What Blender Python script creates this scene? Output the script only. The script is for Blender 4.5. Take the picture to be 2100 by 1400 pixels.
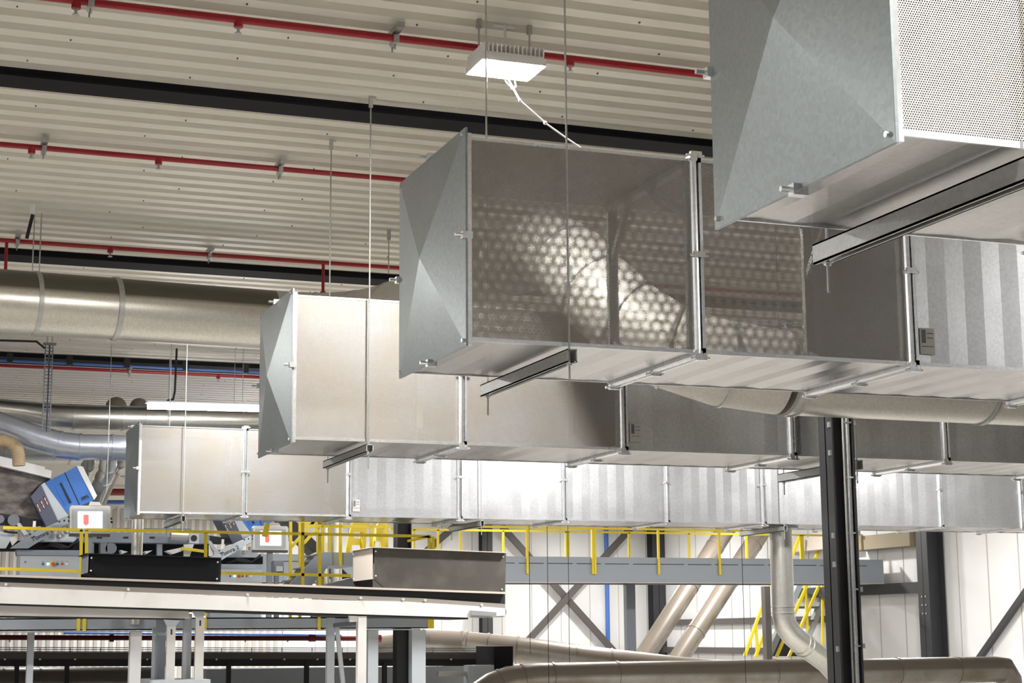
import bpy, bmesh, math, random
from mathutils import Vector, Matrix
random.seed(7)
for o in list(bpy.data.objects): bpy.data.objects.remove(o)
S = bpy.context.scene
COL = S.collection
# ------------------------------------------------------------------ camera
EYE = 1.7
F, YAW, PIT, ROL = 3495.3, 1.21415, 0.17029, -0.00763
_f = Vector((math.cos(YAW)*math.cos(PIT), math.sin(YAW)*math.cos(PIT), math.sin(PIT)))
_r0 = Vector((math.sin(YAW), -math.cos(YAW), 0)); _u0 = _r0.cross(_f)
_r = math.cos(ROL)*_r0 + math.sin(ROL)*_u0
_u = -math.sin(ROL)*_r0 + math.cos(ROL)*_u0
cam = bpy.data.cameras.new('camera'); camo = bpy.data.objects.new('camera', cam); COL.objects.link(camo)
cam.sensor_width = 36; cam.lens = F/2100*36; cam.clip_end = 200; cam.clip_start = 0.1
camo.matrix_world = Matrix(((_r.x, _u.x, -_f.x, 0), (_r.y, _u.y, -_f.y, 0), (_r.z, _u.z, -_f.z, EYE), (0, 0, 0, 1)))
S.camera = camo
# ------------------------------------------------------------------ world, exposure, lamps of the hall and added unseen ones
w = bpy.data.worlds.new('hall'); S.world = w; w.use_nodes = True
w.node_tree.nodes['Background'].inputs[0].default_value = (0.95, 0.97, 1.0, 1)
w.node_tree.nodes['Background'].inputs[1].default_value = 0.06
S.view_settings.view_transform = 'Standard'; S.view_settings.look = 'None'
S.view_settings.gamma = 1; S.view_settings.use_curve_mapping = False
S.view_settings.exposure = 0.35
def area(x, y, z, power, sx=0.5, sy=0.4, col=(1, 0.985, 0.96), name='unseen_hall_light'):
    l = bpy.data.lights.new(name, 'AREA'); l.shape = 'RECTANGLE'; l.size = sx; l.size_y = sy
    l.energy = power; l.color = col
    o = bpy.data.objects.new(name, l); COL.objects.link(o); o.location = (x, y, z)
    return o
area(2.9, 2.9, 5.2, 250).data.spread = math.radians(105)            # lamp of the row above and before the nearest duct
area(-3.2, 10.2, 5.3, 160)
area(3.9, 18.6, 5.2, 230)           # lamps between the third and the farthest duct, hidden by the big round duct and the ducts
area(8.6, 17.2, 5.2, 400); area(13.4, 17.4, 5.2, 420)
area(-2.0, 18.0, 5.2, 300)
area(11.8, 1.4, 5.25, 190, 0.5, 0.4)
area(6.0, 27.0, 5.1, 260); area(11.5, 27.0, 5.1, 260)
for X in (8.5, 14.0, 20.5):
    for Y in (30.0, 39.0, 46.5):
        area(X, Y, 5.1, 330)
area(2.8, 31.0, 4.9, 110); area(4.6, 44.5, 4.9, 100)
for X in (-9.5,):
    for Y in (-2, 6, 14, 22, 30): area(X, Y, 5.3, 230, 1.0, 0.6)  # added unseen lamps; their floor bounce lifts the ceiling and lights the caps
area(-3.0, 3.0, 5.3, 80); area(1.5, -3.5, 5.3, 80); area(8.5, -3.5, 5.3, 100)  # more added unseen lamps, brightening the floor for bounce

# ------------------------------------------------------------------ helpers
def ray(x, y): return _f + _r*((x-1050)/F) - _u*((y-700)/F)
def at(x, y, Y=None, X=None, Z=None):
    "the point of the hall seen at (x, y) that lies in the given upright or level plane"
    v = ray(x, y)
    t = X/v.x if X is not None else (Y/v.y if Y is not None else (Z-EYE)/v.z)
    p = v*t; return Vector((p.x, p.y, p.z+EYE))
class MB:
    def __init__(s): s.v = []; s.f = []; s.smooth = []
    def face(s, pts):
        n = len(s.v); s.v += [Vector(p) for p in pts]; s.f.append(list(range(n, n+len(pts)))); s.smooth.append(False)
    def box(s, a, b):
        x0, x1 = sorted((a[0], b[0])); y0, y1 = sorted((a[1], b[1])); z0, z1 = sorted((a[2], b[2]))
        n = len(s.v)
        s.v += [Vector(p) for p in ((x0,y0,z0),(x1,y0,z0),(x1,y1,z0),(x0,y1,z0),(x0,y0,z1),(x1,y0,z1),(x1,y1,z1),(x0,y1,z1))]
        for q in ((0,3,2,1),(4,5,6,7),(0,1,5,4),(1,2,6,5),(2,3,7,6),(3,0,4,7)): s.f.append([n+i for i in q]); s.smooth.append(False)
        return s
    def cbox(s, c, d): return s.box([c[i]-d[i]/2 for i in range(3)], [c[i]+d[i]/2 for i in range(3)])
    def bar(s, p, q, w, h, up=(0,0,1)):
        p = Vector(p); q = Vector(q); d = (q-p).normalized(); up = Vector(up)
        sd = d.cross(up)
        if sd.length < 1e-4: sd = d.cross(Vector((0,1,0)))
        sd.normalize(); uu = sd.cross(d)
        n = len(s.v)
        for e in (p, q):
            for a, b in ((-1,-1),(1,-1),(1,1),(-1,1)): s.v.append(e+sd*(a*w/2)+uu*(b*h/2))
        for qd in ((0,3,2,1),(4,5,6,7),(0,1,5,4),(1,2,6,5),(2,3,7,6),(3,0,4,7)): s.f.append([n+i for i in qd]); s.smooth.append(False)
        return s
    def tube(s, pts, r, seg=20, cap=True):
        pts = [Vector(p) for p in pts]; rs = r if isinstance(r, (list, tuple)) else [r]*len(pts)
        ds = [(pts[i+1]-pts[i]).normalized() for i in range(len(pts)-1)]
        a = Vector((0,0,1)) if abs(ds[0].z) < 0.9 else Vector((1,0,0))
        nrm = ds[0].cross(a).normalized(); n0 = len(s.v)
        for i, p in enumerate(pts):
            t = ds[0] if i == 0 else (ds[-1] if i == len(pts)-1 else (ds[i-1]+ds[i]).normalized())
            dprev = ds[max(0, i-1)]
            nrm = (nrm - dprev*nrm.dot(dprev)).normalized(); bn = dprev.cross(nrm)
            for k in range(seg):
                an = 2*math.pi*k/seg; o = (nrm*math.cos(an)+bn*math.sin(an))*rs[i]
                if 0 < i < len(pts)-1:      # mitre plane
                    o = o - dprev*(o.dot(t)/dprev.dot(t))
                s.v.append(p+o)
            if 0 < i < len(pts)-1: pass
        for i in range(len(pts)-1):
            for k in range(seg):
                k2 = (k+1) % seg; b = n0+i*seg; c = b+seg
                s.f.append([b+k, b+k2, c+k2, c+k]); s.smooth.append(True)
        if cap:
            s.f.append([n0+k for k in range(seg)][::-1]); s.smooth.append(False)
            s.f.append([n0+(len(pts)-1)*seg+k for k in range(seg)]); s.smooth.append(False)
        return s
    def prism(s, pts, vec):
        pts = [Vector(p) for p in pts]; vec = Vector(vec); n = len(s.v); m = len(pts)
        s.v += pts + [p+vec for p in pts]
        s.f.append(list(range(n, n+m))); s.f.append([n+m+i for i in range(m)][::-1]); s.smooth += [False, False]
        for i in range(m):
            j = (i+1) % m; s.f.append([n+j, n+i, n+m+i, n+m+j]); s.smooth.append(False)
        return s
    def sphere(s, c, r, sc=(1,1,1), nu=14, nv=8):
        c = Vector(c); n = len(s.v)
        for j in range(nv+1):
            th = math.pi*j/nv
            for i in range(nu):
                ph = 2*math.pi*i/nu
                s.v.append(c+Vector((r*sc[0]*math.sin(th)*math.cos(ph), r*sc[1]*math.sin(th)*math.sin(ph), r*sc[2]*math.cos(th))))
        for j in range(nv):
            for i in range(nu):
                i2 = (i+1) % nu; s.f.append([n+j*nu+i, n+(j+1)*nu+i, n+(j+1)*nu+i2, n+j*nu+i2]); s.smooth.append(True)
        return s
    def build(s, name, m, parent=None, label=None, base=None, fix=True):
        me = bpy.data.meshes.new(name)
        o = bpy.data.objects.new(name, me); COL.objects.link(o)
        if parent is not None:
            org = Vector(parent['_org']); o.parent = parent; off = org; o['_org'] = list(org)
        else:
            xs = [v.x for v in s.v]; ys = [v.y for v in s.v]; zs = [v.z for v in s.v]
            off = Vector(base) if base is not None else Vector(((min(xs)+max(xs))/2, (min(ys)+max(ys))/2, min(zs)))
            o.location = off; o['_org'] = list(off)
        me.from_pydata([tuple(v-off) for v in s.v], [], s.f)
        for p, sm in zip(me.polygons, s.smooth): p.use_smooth = sm
        if fix:
            b = bmesh.new(); b.from_mesh(me); bmesh.ops.remove_doubles(b, verts=b.verts, dist=1e-6)
            bmesh.ops.recalc_face_normals(b, faces=b.faces); b.to_mesh(me); b.free()
        if any(s.smooth):
            try: me.set_sharp_from_angle(angle=0.42)
            except Exception: pass
        me.materials.append(m)
        if label: o['label'] = label
        return o
def empty(name, loc):
    o = bpy.data.objects.new(name, None); COL.objects.link(o); o.location = loc; o['_org'] = list(loc)
    o.empty_display_size = 0.1
    return o
def tag(o, label, cat, group=None, kind=None):
    o['label'] = label; o['category'] = cat
    if group: o['group'] = group
    if kind: o['kind'] = kind
    return o
def struct(o, label=None, cat='structure'):
    o['kind'] = 'structure'
    if label: o['label'] = label; o['category'] = cat
    return o
# ------------------------------------------------------------------ materials
def mat(name, col, rough=0.5, metal=0.0, noise=None, emit=None, estr=0, bump=0, spec=None):
    m = bpy.data.materials.new(name); m.use_nodes = True; nt = m.node_tree; b = nt.nodes['Principled BSDF']
    b.inputs['Roughness'].default_value = rough; b.inputs['Metallic'].default_value = metal
    b.inputs['Base Color'].default_value = (*col, 1)
    if spec is not None: b.inputs['Specular IOR Level'].default_value = spec
    if noise:
        sc, col2, lo, hi = noise[:4]
        tc = nt.nodes.new('ShaderNodeTexCoord'); nz = nt.nodes.new('ShaderNodeTexNoise')
        nz.inputs['Scale'].default_value = sc; nz.inputs['Detail'].default_value = 5
        mp = nt.nodes.new('ShaderNodeMapping')
        if len(noise) > 4: mp.inputs['Scale'].default_value = noise[4]
        nt.links.new(tc.outputs['Object'], mp.inputs[0]); nt.links.new(mp.outputs[0], nz.inputs['Vector'])
        rp = nt.nodes.new('ShaderNodeValToRGB')
        rp.color_ramp.elements[0].position = lo; rp.color_ramp.elements[1].position = hi
        rp.color_ramp.elements[0].color = (*col, 1); rp.color_ramp.elements[1].color = (*col2, 1)
        nt.links.new(nz.outputs['Fac'], rp.inputs[0]); nt.links.new(rp.outputs[0], b.inputs['Base Color'])
        if bump:
            bp = nt.nodes.new('ShaderNodeBump'); bp.inputs['Strength'].default_value = bump; bp.inputs['Distance'].default_value = 0.01
            nt.links.new(nz.outputs['Fac'], bp.inputs['Height']); nt.links.new(bp.outputs[0], b.inputs['Normal'])
    if emit:
        b.inputs['Emission Color'].default_value = (*emit, 1); b.inputs['Emission Strength'].default_value = estr
    return m
def galv(name, col, rough, metal=0.85, dust=None, top_tint=None):
    "zinc coated sheet with a faint spangle; dust: colour of a thin film lying in patches"
    m = bpy.data.materials.new(name); m.use_nodes = True; nt = m.node_tree; b = nt.nodes['Principled BSDF']
    L = nt.links.new
    tc = nt.nodes.new('ShaderNodeTexCoord'); vo = nt.nodes.new('ShaderNodeTexVoronoi'); vo.inputs['Scale'].default_value = 70
    L(tc.outputs['Object'], vo.inputs['Vector'])
    nz = nt.nodes.new('ShaderNodeTexNoise'); nz.inputs['Scale'].default_value = 2.2; nz.inputs['Detail'].default_value = 4
    L(tc.outputs['Object'], nz.inputs['Vector'])
    hs = nt.nodes.new('ShaderNodeMix'); hs.data_type = 'RGBA'
    hs.inputs['A'].default_value = (*[c*0.9 for c in col], 1); hs.inputs['B'].default_value = (*[min(1, c*1.08) for c in col], 1)
    L(vo.outputs['Color'], hs.inputs['Factor'])
    last = hs.outputs['Result']
    if dust:
        rp = nt.nodes.new('ShaderNodeMapRange'); rp.inputs['From Min'].default_value = 0.38; rp.inputs['From Max'].default_value = 0.68
        L(nz.outputs['Fac'], rp.inputs['Value'])
        mx = nt.nodes.new('ShaderNodeMix'); mx.data_type = 'RGBA'
        L(rp.outputs[0], mx.inputs['Factor']); L(last, mx.inputs['A']); mx.inputs['B'].default_value = (*dust, 1)
        last = mx.outputs['Result']
    b.inputs['Metallic'].default_value = metal
    if top_tint:      # darker, barely metallic colour on the upward side
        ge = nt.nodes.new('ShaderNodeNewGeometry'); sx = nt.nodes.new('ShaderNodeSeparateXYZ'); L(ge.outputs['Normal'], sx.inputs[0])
        ms = nt.nodes.new('ShaderNodeMapRange'); ms.inputs['From Min'].default_value = top_tint[1]-.04; ms.inputs['From Max'].default_value = top_tint[1]+.12
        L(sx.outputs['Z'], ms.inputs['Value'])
        m2 = nt.nodes.new('ShaderNodeMix'); m2.data_type = 'RGBA'; L(ms.outputs[0], m2.inputs['Factor']); L(last, m2.inputs['A']); m2.inputs['B'].default_value = (*top_tint[0], 1)
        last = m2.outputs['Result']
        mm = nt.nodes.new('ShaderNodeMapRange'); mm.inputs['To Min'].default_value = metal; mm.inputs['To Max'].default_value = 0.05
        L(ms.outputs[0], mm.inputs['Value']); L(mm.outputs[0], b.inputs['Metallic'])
    L(last, b.inputs['Base Color'])
    mr = nt.nodes.new('ShaderNodeMapRange'); mr.inputs['To Min'].default_value = rough-0.06; mr.inputs['To Max'].default_value = rough+0.08
    L(nz.outputs['Fac'], mr.inputs['Value']); L(mr.outputs[0], b.inputs['Roughness'])
    return m
def perforate(m, axes=('X', 'Z'), pitch=0.008, r=0.32):
    "hexagonal round holes cut through the sheet by its shader"
    nt = m.node_tree; L = nt.links.new
    out = nt.nodes['Material Output']; b = nt.nodes['Principled BSDF']
    tc = nt.nodes.new('ShaderNodeTexCoord'); sp = nt.nodes.new('ShaderNodeSeparateXYZ'); L(tc.outputs['Object'], sp.inputs[0])
    def M(op, a, c=None):
        n = nt.nodes.new('ShaderNodeMath'); n.operation = op
        for i, v in enumerate((a, c)):
            if v is None: continue
            if isinstance(v, (int, float)): n.inputs[i].default_value = v
            else: L(v, n.inputs[i])
        return n.outputs[0]
    u = M('DIVIDE', sp.outputs[axes[0]], pitch); v = M('DIVIDE', sp.outputs[axes[1]], pitch*math.sqrt(3))
    def dist(off):
        a = M('SUBTRACT', M('FRACT', M('ADD', u, 500+off)), 0.5)
        c = M('MULTIPLY', M('SUBTRACT', M('FRACT', M('ADD', v, 500+off)), 0.5), math.sqrt(3))
        return M('SQRT', M('ADD', M('MULTIPLY', a, a), M('MULTIPLY', c, c)))
    d = M('MINIMUM', dist(0.0), dist(0.5))
    hole = M('LESS_THAN', d, r)
    tr = nt.nodes.new('ShaderNodeBsdfTransparent'); mx = nt.nodes.new('ShaderNodeMixShader')
    L(hole, mx.inputs[0]); L(b.outputs[0], mx.inputs[1]); L(tr.outputs[0], mx.inputs[2]); L(mx.outputs[0], out.inputs[0])
    return m
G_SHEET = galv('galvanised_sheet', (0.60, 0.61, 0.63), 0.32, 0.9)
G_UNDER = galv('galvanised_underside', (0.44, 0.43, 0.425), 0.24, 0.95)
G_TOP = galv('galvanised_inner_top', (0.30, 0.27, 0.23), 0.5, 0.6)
G_CAP = galv('galvanised_cap', (0.30, 0.33, 0.335), 0.38, 0.8)
G_BRIGHT = galv('bright_zinc', (0.80, 0.82, 0.84), 0.25, 0.95)
G_PIPE = galv('spiral_pipe_zinc', (0.60, 0.59, 0.55), 0.31, 0.92)
G_ELB = galv('elbow_zinc', (0.55, 0.53, 0.49), 0.55, 0.4)
G_PIPEB = galv('bluish_pipe_zinc', (0.58, 0.62, 0.72), 0.30, 0.8)
G_DUST = galv('dusty_pipe_zinc', (0.42, 0.40, 0.37), 0.36, 0.8, dust=(0.30, 0.26, 0.21), top_tint=((0.19, 0.16, 0.13), 0.05))
G_BIG = galv('big_duct_zinc', (0.60, 0.58, 0.53), 0.30, 0.93, top_tint=((0.085, 0.078, 0.055), 0.22))
G_STRUT = galv('strut_zinc', (0.46, 0.47, 0.46), 0.42, 0.8)
PERF = perforate(galv('perforated_sheet', (0.34, 0.33, 0.32), 0.42, 0.4, dust=(0.31, 0.28, 0.24)))
DECK = mat('roof_deck_paint', (0.70, 0.67, 0.60), 0.42, 0.0)
BEAM = mat('dark_steel_paint', (0.010, 0.010, 0.012), 0.75, spec=0.15)
COLM = mat('anthracite_column_paint', (0.035, 0.036, 0.04), 0.5)
BRN = mat('dark_brown_steel', (0.085, 0.075, 0.07), 0.5)
RED = mat('red_sprinkler_paint', (0.30, 0.003, 0.010), 0.35)
REDD = mat('dark_red_main_paint', (0.20, 0.02, 0.02), 0.45)
YEL = mat('yellow_railing_paint', (0.74, 0.56, 0.02), 0.42)
WALLM = mat('white_wall_panel', (0.79, 0.79, 0.79), 0.55, 0, noise=(0.25, (0.70, 0.70, 0.69), 0.4, 0.8))
WALLC = mat('cream_wall_cladding', (0.50, 0.47, 0.43), 0.55)
CONC = mat('concrete_floor', (0.44, 0.42, 0.385), 0.6, 0, noise=(0.35, (0.27, 0.255, 0.24), 0.35, 0.7))
GREY = mat('blue_grey_steel_paint', (0.30, 0.335, 0.38), 0.5)
GREYD = mat('darker_grey_steel_paint', (0.20, 0.215, 0.25), 0.5)
LGREY = mat('light_grey_steel_paint', (0.52, 0.56, 0.60), 0.5)
OFFW = mat('off_white_conveyor_paint', (0.72, 0.71, 0.69), 0.45, 0, noise=(3, (0.64, 0.61, 0.58), 0.45, 0.8))
BEIGE = mat('dusty_beige_steel', (0.52, 0.46, 0.40), 0.6)
BLACK = mat('black_rubber', (0.012, 0.012, 0.014), 0.6)
BLACKS = mat('black_sheet_steel', (0.008, 0.008, 0.010), 0.75, spec=0.2)
HOPB = mat('dusty_brown_hopper_steel', (0.060, 0.053, 0.046), 0.6, 0, noise=(4, (0.10, 0.09, 0.078), 0.45, 0.8))
BLUE = mat('blue_machine_paint', (0.035, 0.17, 0.56), 0.45)
BLUEP = mat('blue_pipe_plastic', (0.06, 0.16, 0.50), 0.4)
WHITE = mat('white_paint', (0.85, 0.85, 0.85), 0.45)
MOTT = mat('scuffed_dark_hood_steel', (0.10, 0.09, 0.085), 0.5, 0.3, noise=(5, (0.30, 0.27, 0.25), 0.42, 0.72, (1, 1, 2.5)))
TAN = mat('tan_ribbed_hose', (0.50, 0.38, 0.24), 0.55)
STAIN = mat('stainless_housing', (0.62, 0.60, 0.56), 0.35, 0.6)
OAK = mat('weathered_board', (0.30, 0.25, 0.17), 0.7)
TXT = mat('black_lettering', (0.01, 0.01, 0.015), 0.6)
LAMP = mat('lamp_diffuser', (1, 1, 1), 0.5, emit=(1, 0.96, 0.90), estr=900)
TUBEL = mat('tube_lamp_diffuser', (1, 1, 1), 0.5, emit=(1, 0.97, 0.93), estr=30)
SCREEN = mat('screen_white', (0.8, 0.85, 0.9), 0.3, emit=(0.85, 0.92, 1.0), estr=1.6)
SCRR = mat('screen_red', (0.7, 0.1, 0.1), 0.3, emit=(0.85, 0.16, 0.14), estr=0.9)
SCRC = mat('screen_cyan', (0.5, 0.85, 0.85), 0.3, emit=(0.5, 0.85, 0.85), estr=1.0)
GRNL = mat('lit_green_button', (0.2, 0.8, 0.5), 0.3, emit=(0.4, 1.0, 0.7), estr=2.0)
REDB = mat('red_button', (0.65, 0.06, 0.02), 0.35)
GRNB = mat('green_button', (0.02, 0.16, 0.08), 0.35)
BLUB = mat('blue_button', (0.04, 0.12, 0.30), 0.35)
PINK = mat('copper_window', (0.75, 0.45, 0.38), 0.3, 0.4)
STICK = mat('paper_sticker', (0.40, 0.40, 0.38), 0.6)
STICKD = mat('sticker_print', (0.10, 0.10, 0.11), 0.6)
GSCR = mat('galvanised_white_shine', (0.8, 0.8, 0.8), 0.3, 0.5)

# ------------------------------------------------------------------ the hall
CEIL = 5.5; YB = 51.0; XR = 24.0
fl = MB().box((-14, -6, -0.2), (XR+.3, YB+.3, 0)).build('floor', CONC); struct(fl, 'grey concrete floor of the factory hall', 'floor')
# trapezoidal roof deck, ribs along X
mb = MB(); pitch = 0.25; y = -6.0
prof = []
while y < YB:
    prof += [(y, CEIL), (y+0.12, CEIL), (y+0.155, CEIL+0.10), (y+0.215, CEIL+0.10)]; y += pitch
prof.append((y, CEIL))
n0 = len(mb.v)
for X in (-14, XR+.2):
    for (yy, zz) in prof: mb.v.append(Vector((X, yy, zz)))
m = len(prof)
for i in range(m-1): mb.f.append([i, i+1, m+i+1, m+i]); mb.smooth.append(False)
mb.box((-14, -6, CEIL+0.09), (XR+.2, YB+.2, CEIL+0.2))
ceil = struct(mb.build('ceiling', DECK), 'cream trapezoidal steel roof deck with ribs running left to right', 'ceiling')
mb = MB()
for k in range(0, 200):
    yy = 9.3 + (k % 40)*0.5 + 0.05; xx = 0.5 + (k//40)*1.25 + (k*0.618 % 1)*0.6
    yy = -6 + round((yy+6)/pitch)*pitch + 0.07
    mb.cbox((xx, yy, CEIL-0.004), (0.009, 0.014, 0.010))
sc = mb.build('deck_screws', BRN, ceil); sc['kind'] = 'stuff'
# back wall: cladding with standing seams
mb = MB().box((-14, YB, 0), (XR+.2, YB+.2, CEIL+.2))
wb = struct(mb.build('wall_back', WALLM), 'white panelled back wall of the hall', 'wall')
mb = MB(); x = 4.6
while x < XR: mb.cbox((x, YB-.006, 2.8), (0.02, 0.012, 5.4)); x += 1.0
mb.build('panel_seams', WALLC, wb)
mb = MB(); x = -6
while x < 11.6: mb.cbox((x, YB-.02, 2.8), (0.10, 0.04, 5.2)); x += 0.22
mb.build('corrugated_cladding', WALLC, wb)
mb = MB().box((XR, -6, 0), (XR+.2, YB+.2, CEIL+.2))
wr = struct(mb.build('wall_right', WALLM), 'white panelled right wall of the hall', 'wall')
mb = MB(); yy = 24.0
while yy < YB: mb.cbox((XR-.006, yy, 2.8), (0.012, 0.03, 5.4)); yy += 1.15
mb.build('panel_seams', WALLC, wr)
# girts on the right wall
k = 0
for (a, b, yy, nm) in ((1382, 1600, 1277, 'upper'), (1382, 1600, 1333, 'lower')):
    p = at(a, yy-1, X=XR-.1); 
    o = MB().box((XR-.16, 39.5, p.z-.09), (XR-.001, 50.8, p.z+.09)).build('wall_girt', BRN)
    tag(o, f'brown-grey horizontal wall rail between the slanted round ducts and the yellow stair, {nm} of two', 'wall rail', 'horizontal wall rails')
# roof beams
for i, (ya_, yb_, lab) in enumerate(((11.48, 11.75, 'black roof beam crossing above the lit square lamp and the middle duct'),
                  (17.12, 17.46, 'black roof beam just above the big horizontal round duct at left'),
                  (23.55, 24.15, 'black roof beam with red and blue pipes alongside, below the big round duct'))):
    b = MB(); b.box((-9, ya_, CEIL-.066), (XR-.5, yb_, CEIL-.05)); b.box((-9, ya_+.02, CEIL-.05), (XR-.5, yb_-.02, CEIL-.001))
    tag(b.build('roof_beam', BEAM), lab, 'beam', 'black roof beams')
# sprinkler pipes on the deck
def sprinkler(y, z, xs_br, xs_hd, lab, r=0.022, x1=XR-1, drops=()):
    t = empty('sprinkler_pipe', (0, y, z)); tag(t, lab, 'pipe', 'red sprinkler pipes under the roof')
    MB().tube([(-9, y, z), (x1, y, z)], r, 12).build('pipe_run', RED, t)
    for x in xs_br:
        b = MB(); b.cbox((x, y-.0, z+.045), (0.045, 0.26, 0.035)); b.cbox((x, y+.02, z-.012), (0.035, 0.10, 0.05))
        for q in (-.09, -.03): b.tube([(x, y+.10+q*.0+q, z+.03), (x, y+.10+q, z-.07)], 0.006, 6)
        b.build('pipe_bracket', G_STRUT, t)
    for x in xs_hd:
        b = MB(); b.tube([(x, y, z+.0), (x, y, z-.05)], 0.028, 10); b.build('tee_socket', RED, t)
        b = MB(); b.tube([(x, y, z-.05), (x, y, z-.085)], 0.010, 8); b.tube([(x, y, z-.085), (x, y, z-.09)], 0.022, 8); b.build('sprinkler_head', G_STRUT, t)
    for x in drops:
        MB().tube([(x, y, z), (x, y, z-.3)], 0.016, 10).tube([(x, y, z-.3), (x, y, z-.32)], 0.03, 10).build('drop_pipe', RED, t)
zz = CEIL-.09
def X_(px, py, z=zz): return at(px, py, Z=z).x
r1 = at(800, 77, Z=zz).y; r2 = at(400, 331, Z=zz).y; r3 = at(400, 520, Z=zz).y; r4 = at(265, 743, Z=zz).y; r5 = at(100, 817, Z=zz).y
sprinkler(r1, zz, [X_(182, 18), X_(805, 85)], [X_(153, 12), X_(488, 42), X_(1160, 128)], 'red sprinkler pipe nearest the camera, passing behind the lit square lamp', 0.024)
sprinkler(r2, zz, [X_(90, 305), X_(572, 350)], [X_(65, 302), X_(325, 325)], 'red sprinkler pipe between the first and second black roof beams, upper of two')
sprinkler(r3, zz, [X_(37, 492), X_(432, 520)], [X_(228, 505)], 'red sprinkler pipe just above the big horizontal round duct', drops=[X_(15, 490), X_(667, 535)])
sprinkler(r4, zz-.12, [X_(265, 745)], [X_(440, 758)], 'thin red sprinkler pipe running along the farthest black roof beam')
sprinkler(r5, zz-.1, [], [X_(77, 818)], 'faint red sprinkler pipe just above the silver round ducts at left', 0.03)
# blue pipe with black clamps next to the third beam
y = r4-.35; t = empty('blue_pipe', (0, y, CEIL-.2)); tag(t, 'thin blue pipe with black clamps along the third roof beam', 'pipe')
MB().tube([(-6, y, CEIL-.2), (XR-1, y, CEIL-.2)], 0.016, 10).build('pipe_run', BLUEP, t)
for px in (22, 146, 265, 387, 513, 640):
    x = at(px, 735+px*.04, Z=CEIL-.2).x; MB().cbox((x, y, CEIL-.16), (0.07, 0.09, 0.12)).build('pipe_clamp', BLACK, t)

# ------------------------------------------------------------------ rectangular ventilation ducts
LS = [1.234, 1.248, 1.402, 1.375, 1.416, 1.388, 1.346, 1.371, 1.318, 1.34]
def sheet_xz(x0, x1, y, z0, z1, amp, step=0.118):
    "upright sheet along X, folded into shallow facets"
    b = MB(); n = max(1, round((x1-x0)/step)); b_ = []
    for k in range(n+1):
        x = x0+(x1-x0)*k/n; b_.append((x, y+amp*(k % 2)*random.uniform(.3, 1.0)+amp*.4*random.random()))
    b.v = [Vector((x, yy, z)) for (x, yy) in b_ for z in (z0, z1)]
    for k in range(n): b.f.append([2*k, 2*k+2, 2*k+3, 2*k+1]); b.smooth.append(False)
    return b
def sheet_xy(x0, x1, y0, y1, z, amp, step=0.118):
    b = MB(); n = max(1, round((x1-x0)/step)); b_ = []
    for k in range(n+1): b_.append((x0+(x1-x0)*k/n, z+amp*(k % 2)*random.uniform(.3, 1.0)))
    b.v = [Vector((x, yy, z_)) for (x, z_) in b_ for yy in (y0, y1)]
    for k in range(n): b.f.append([2*k, 2*k+1, 2*k+3, 2*k+2]); b.smooth.append(False)
    return b
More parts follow.
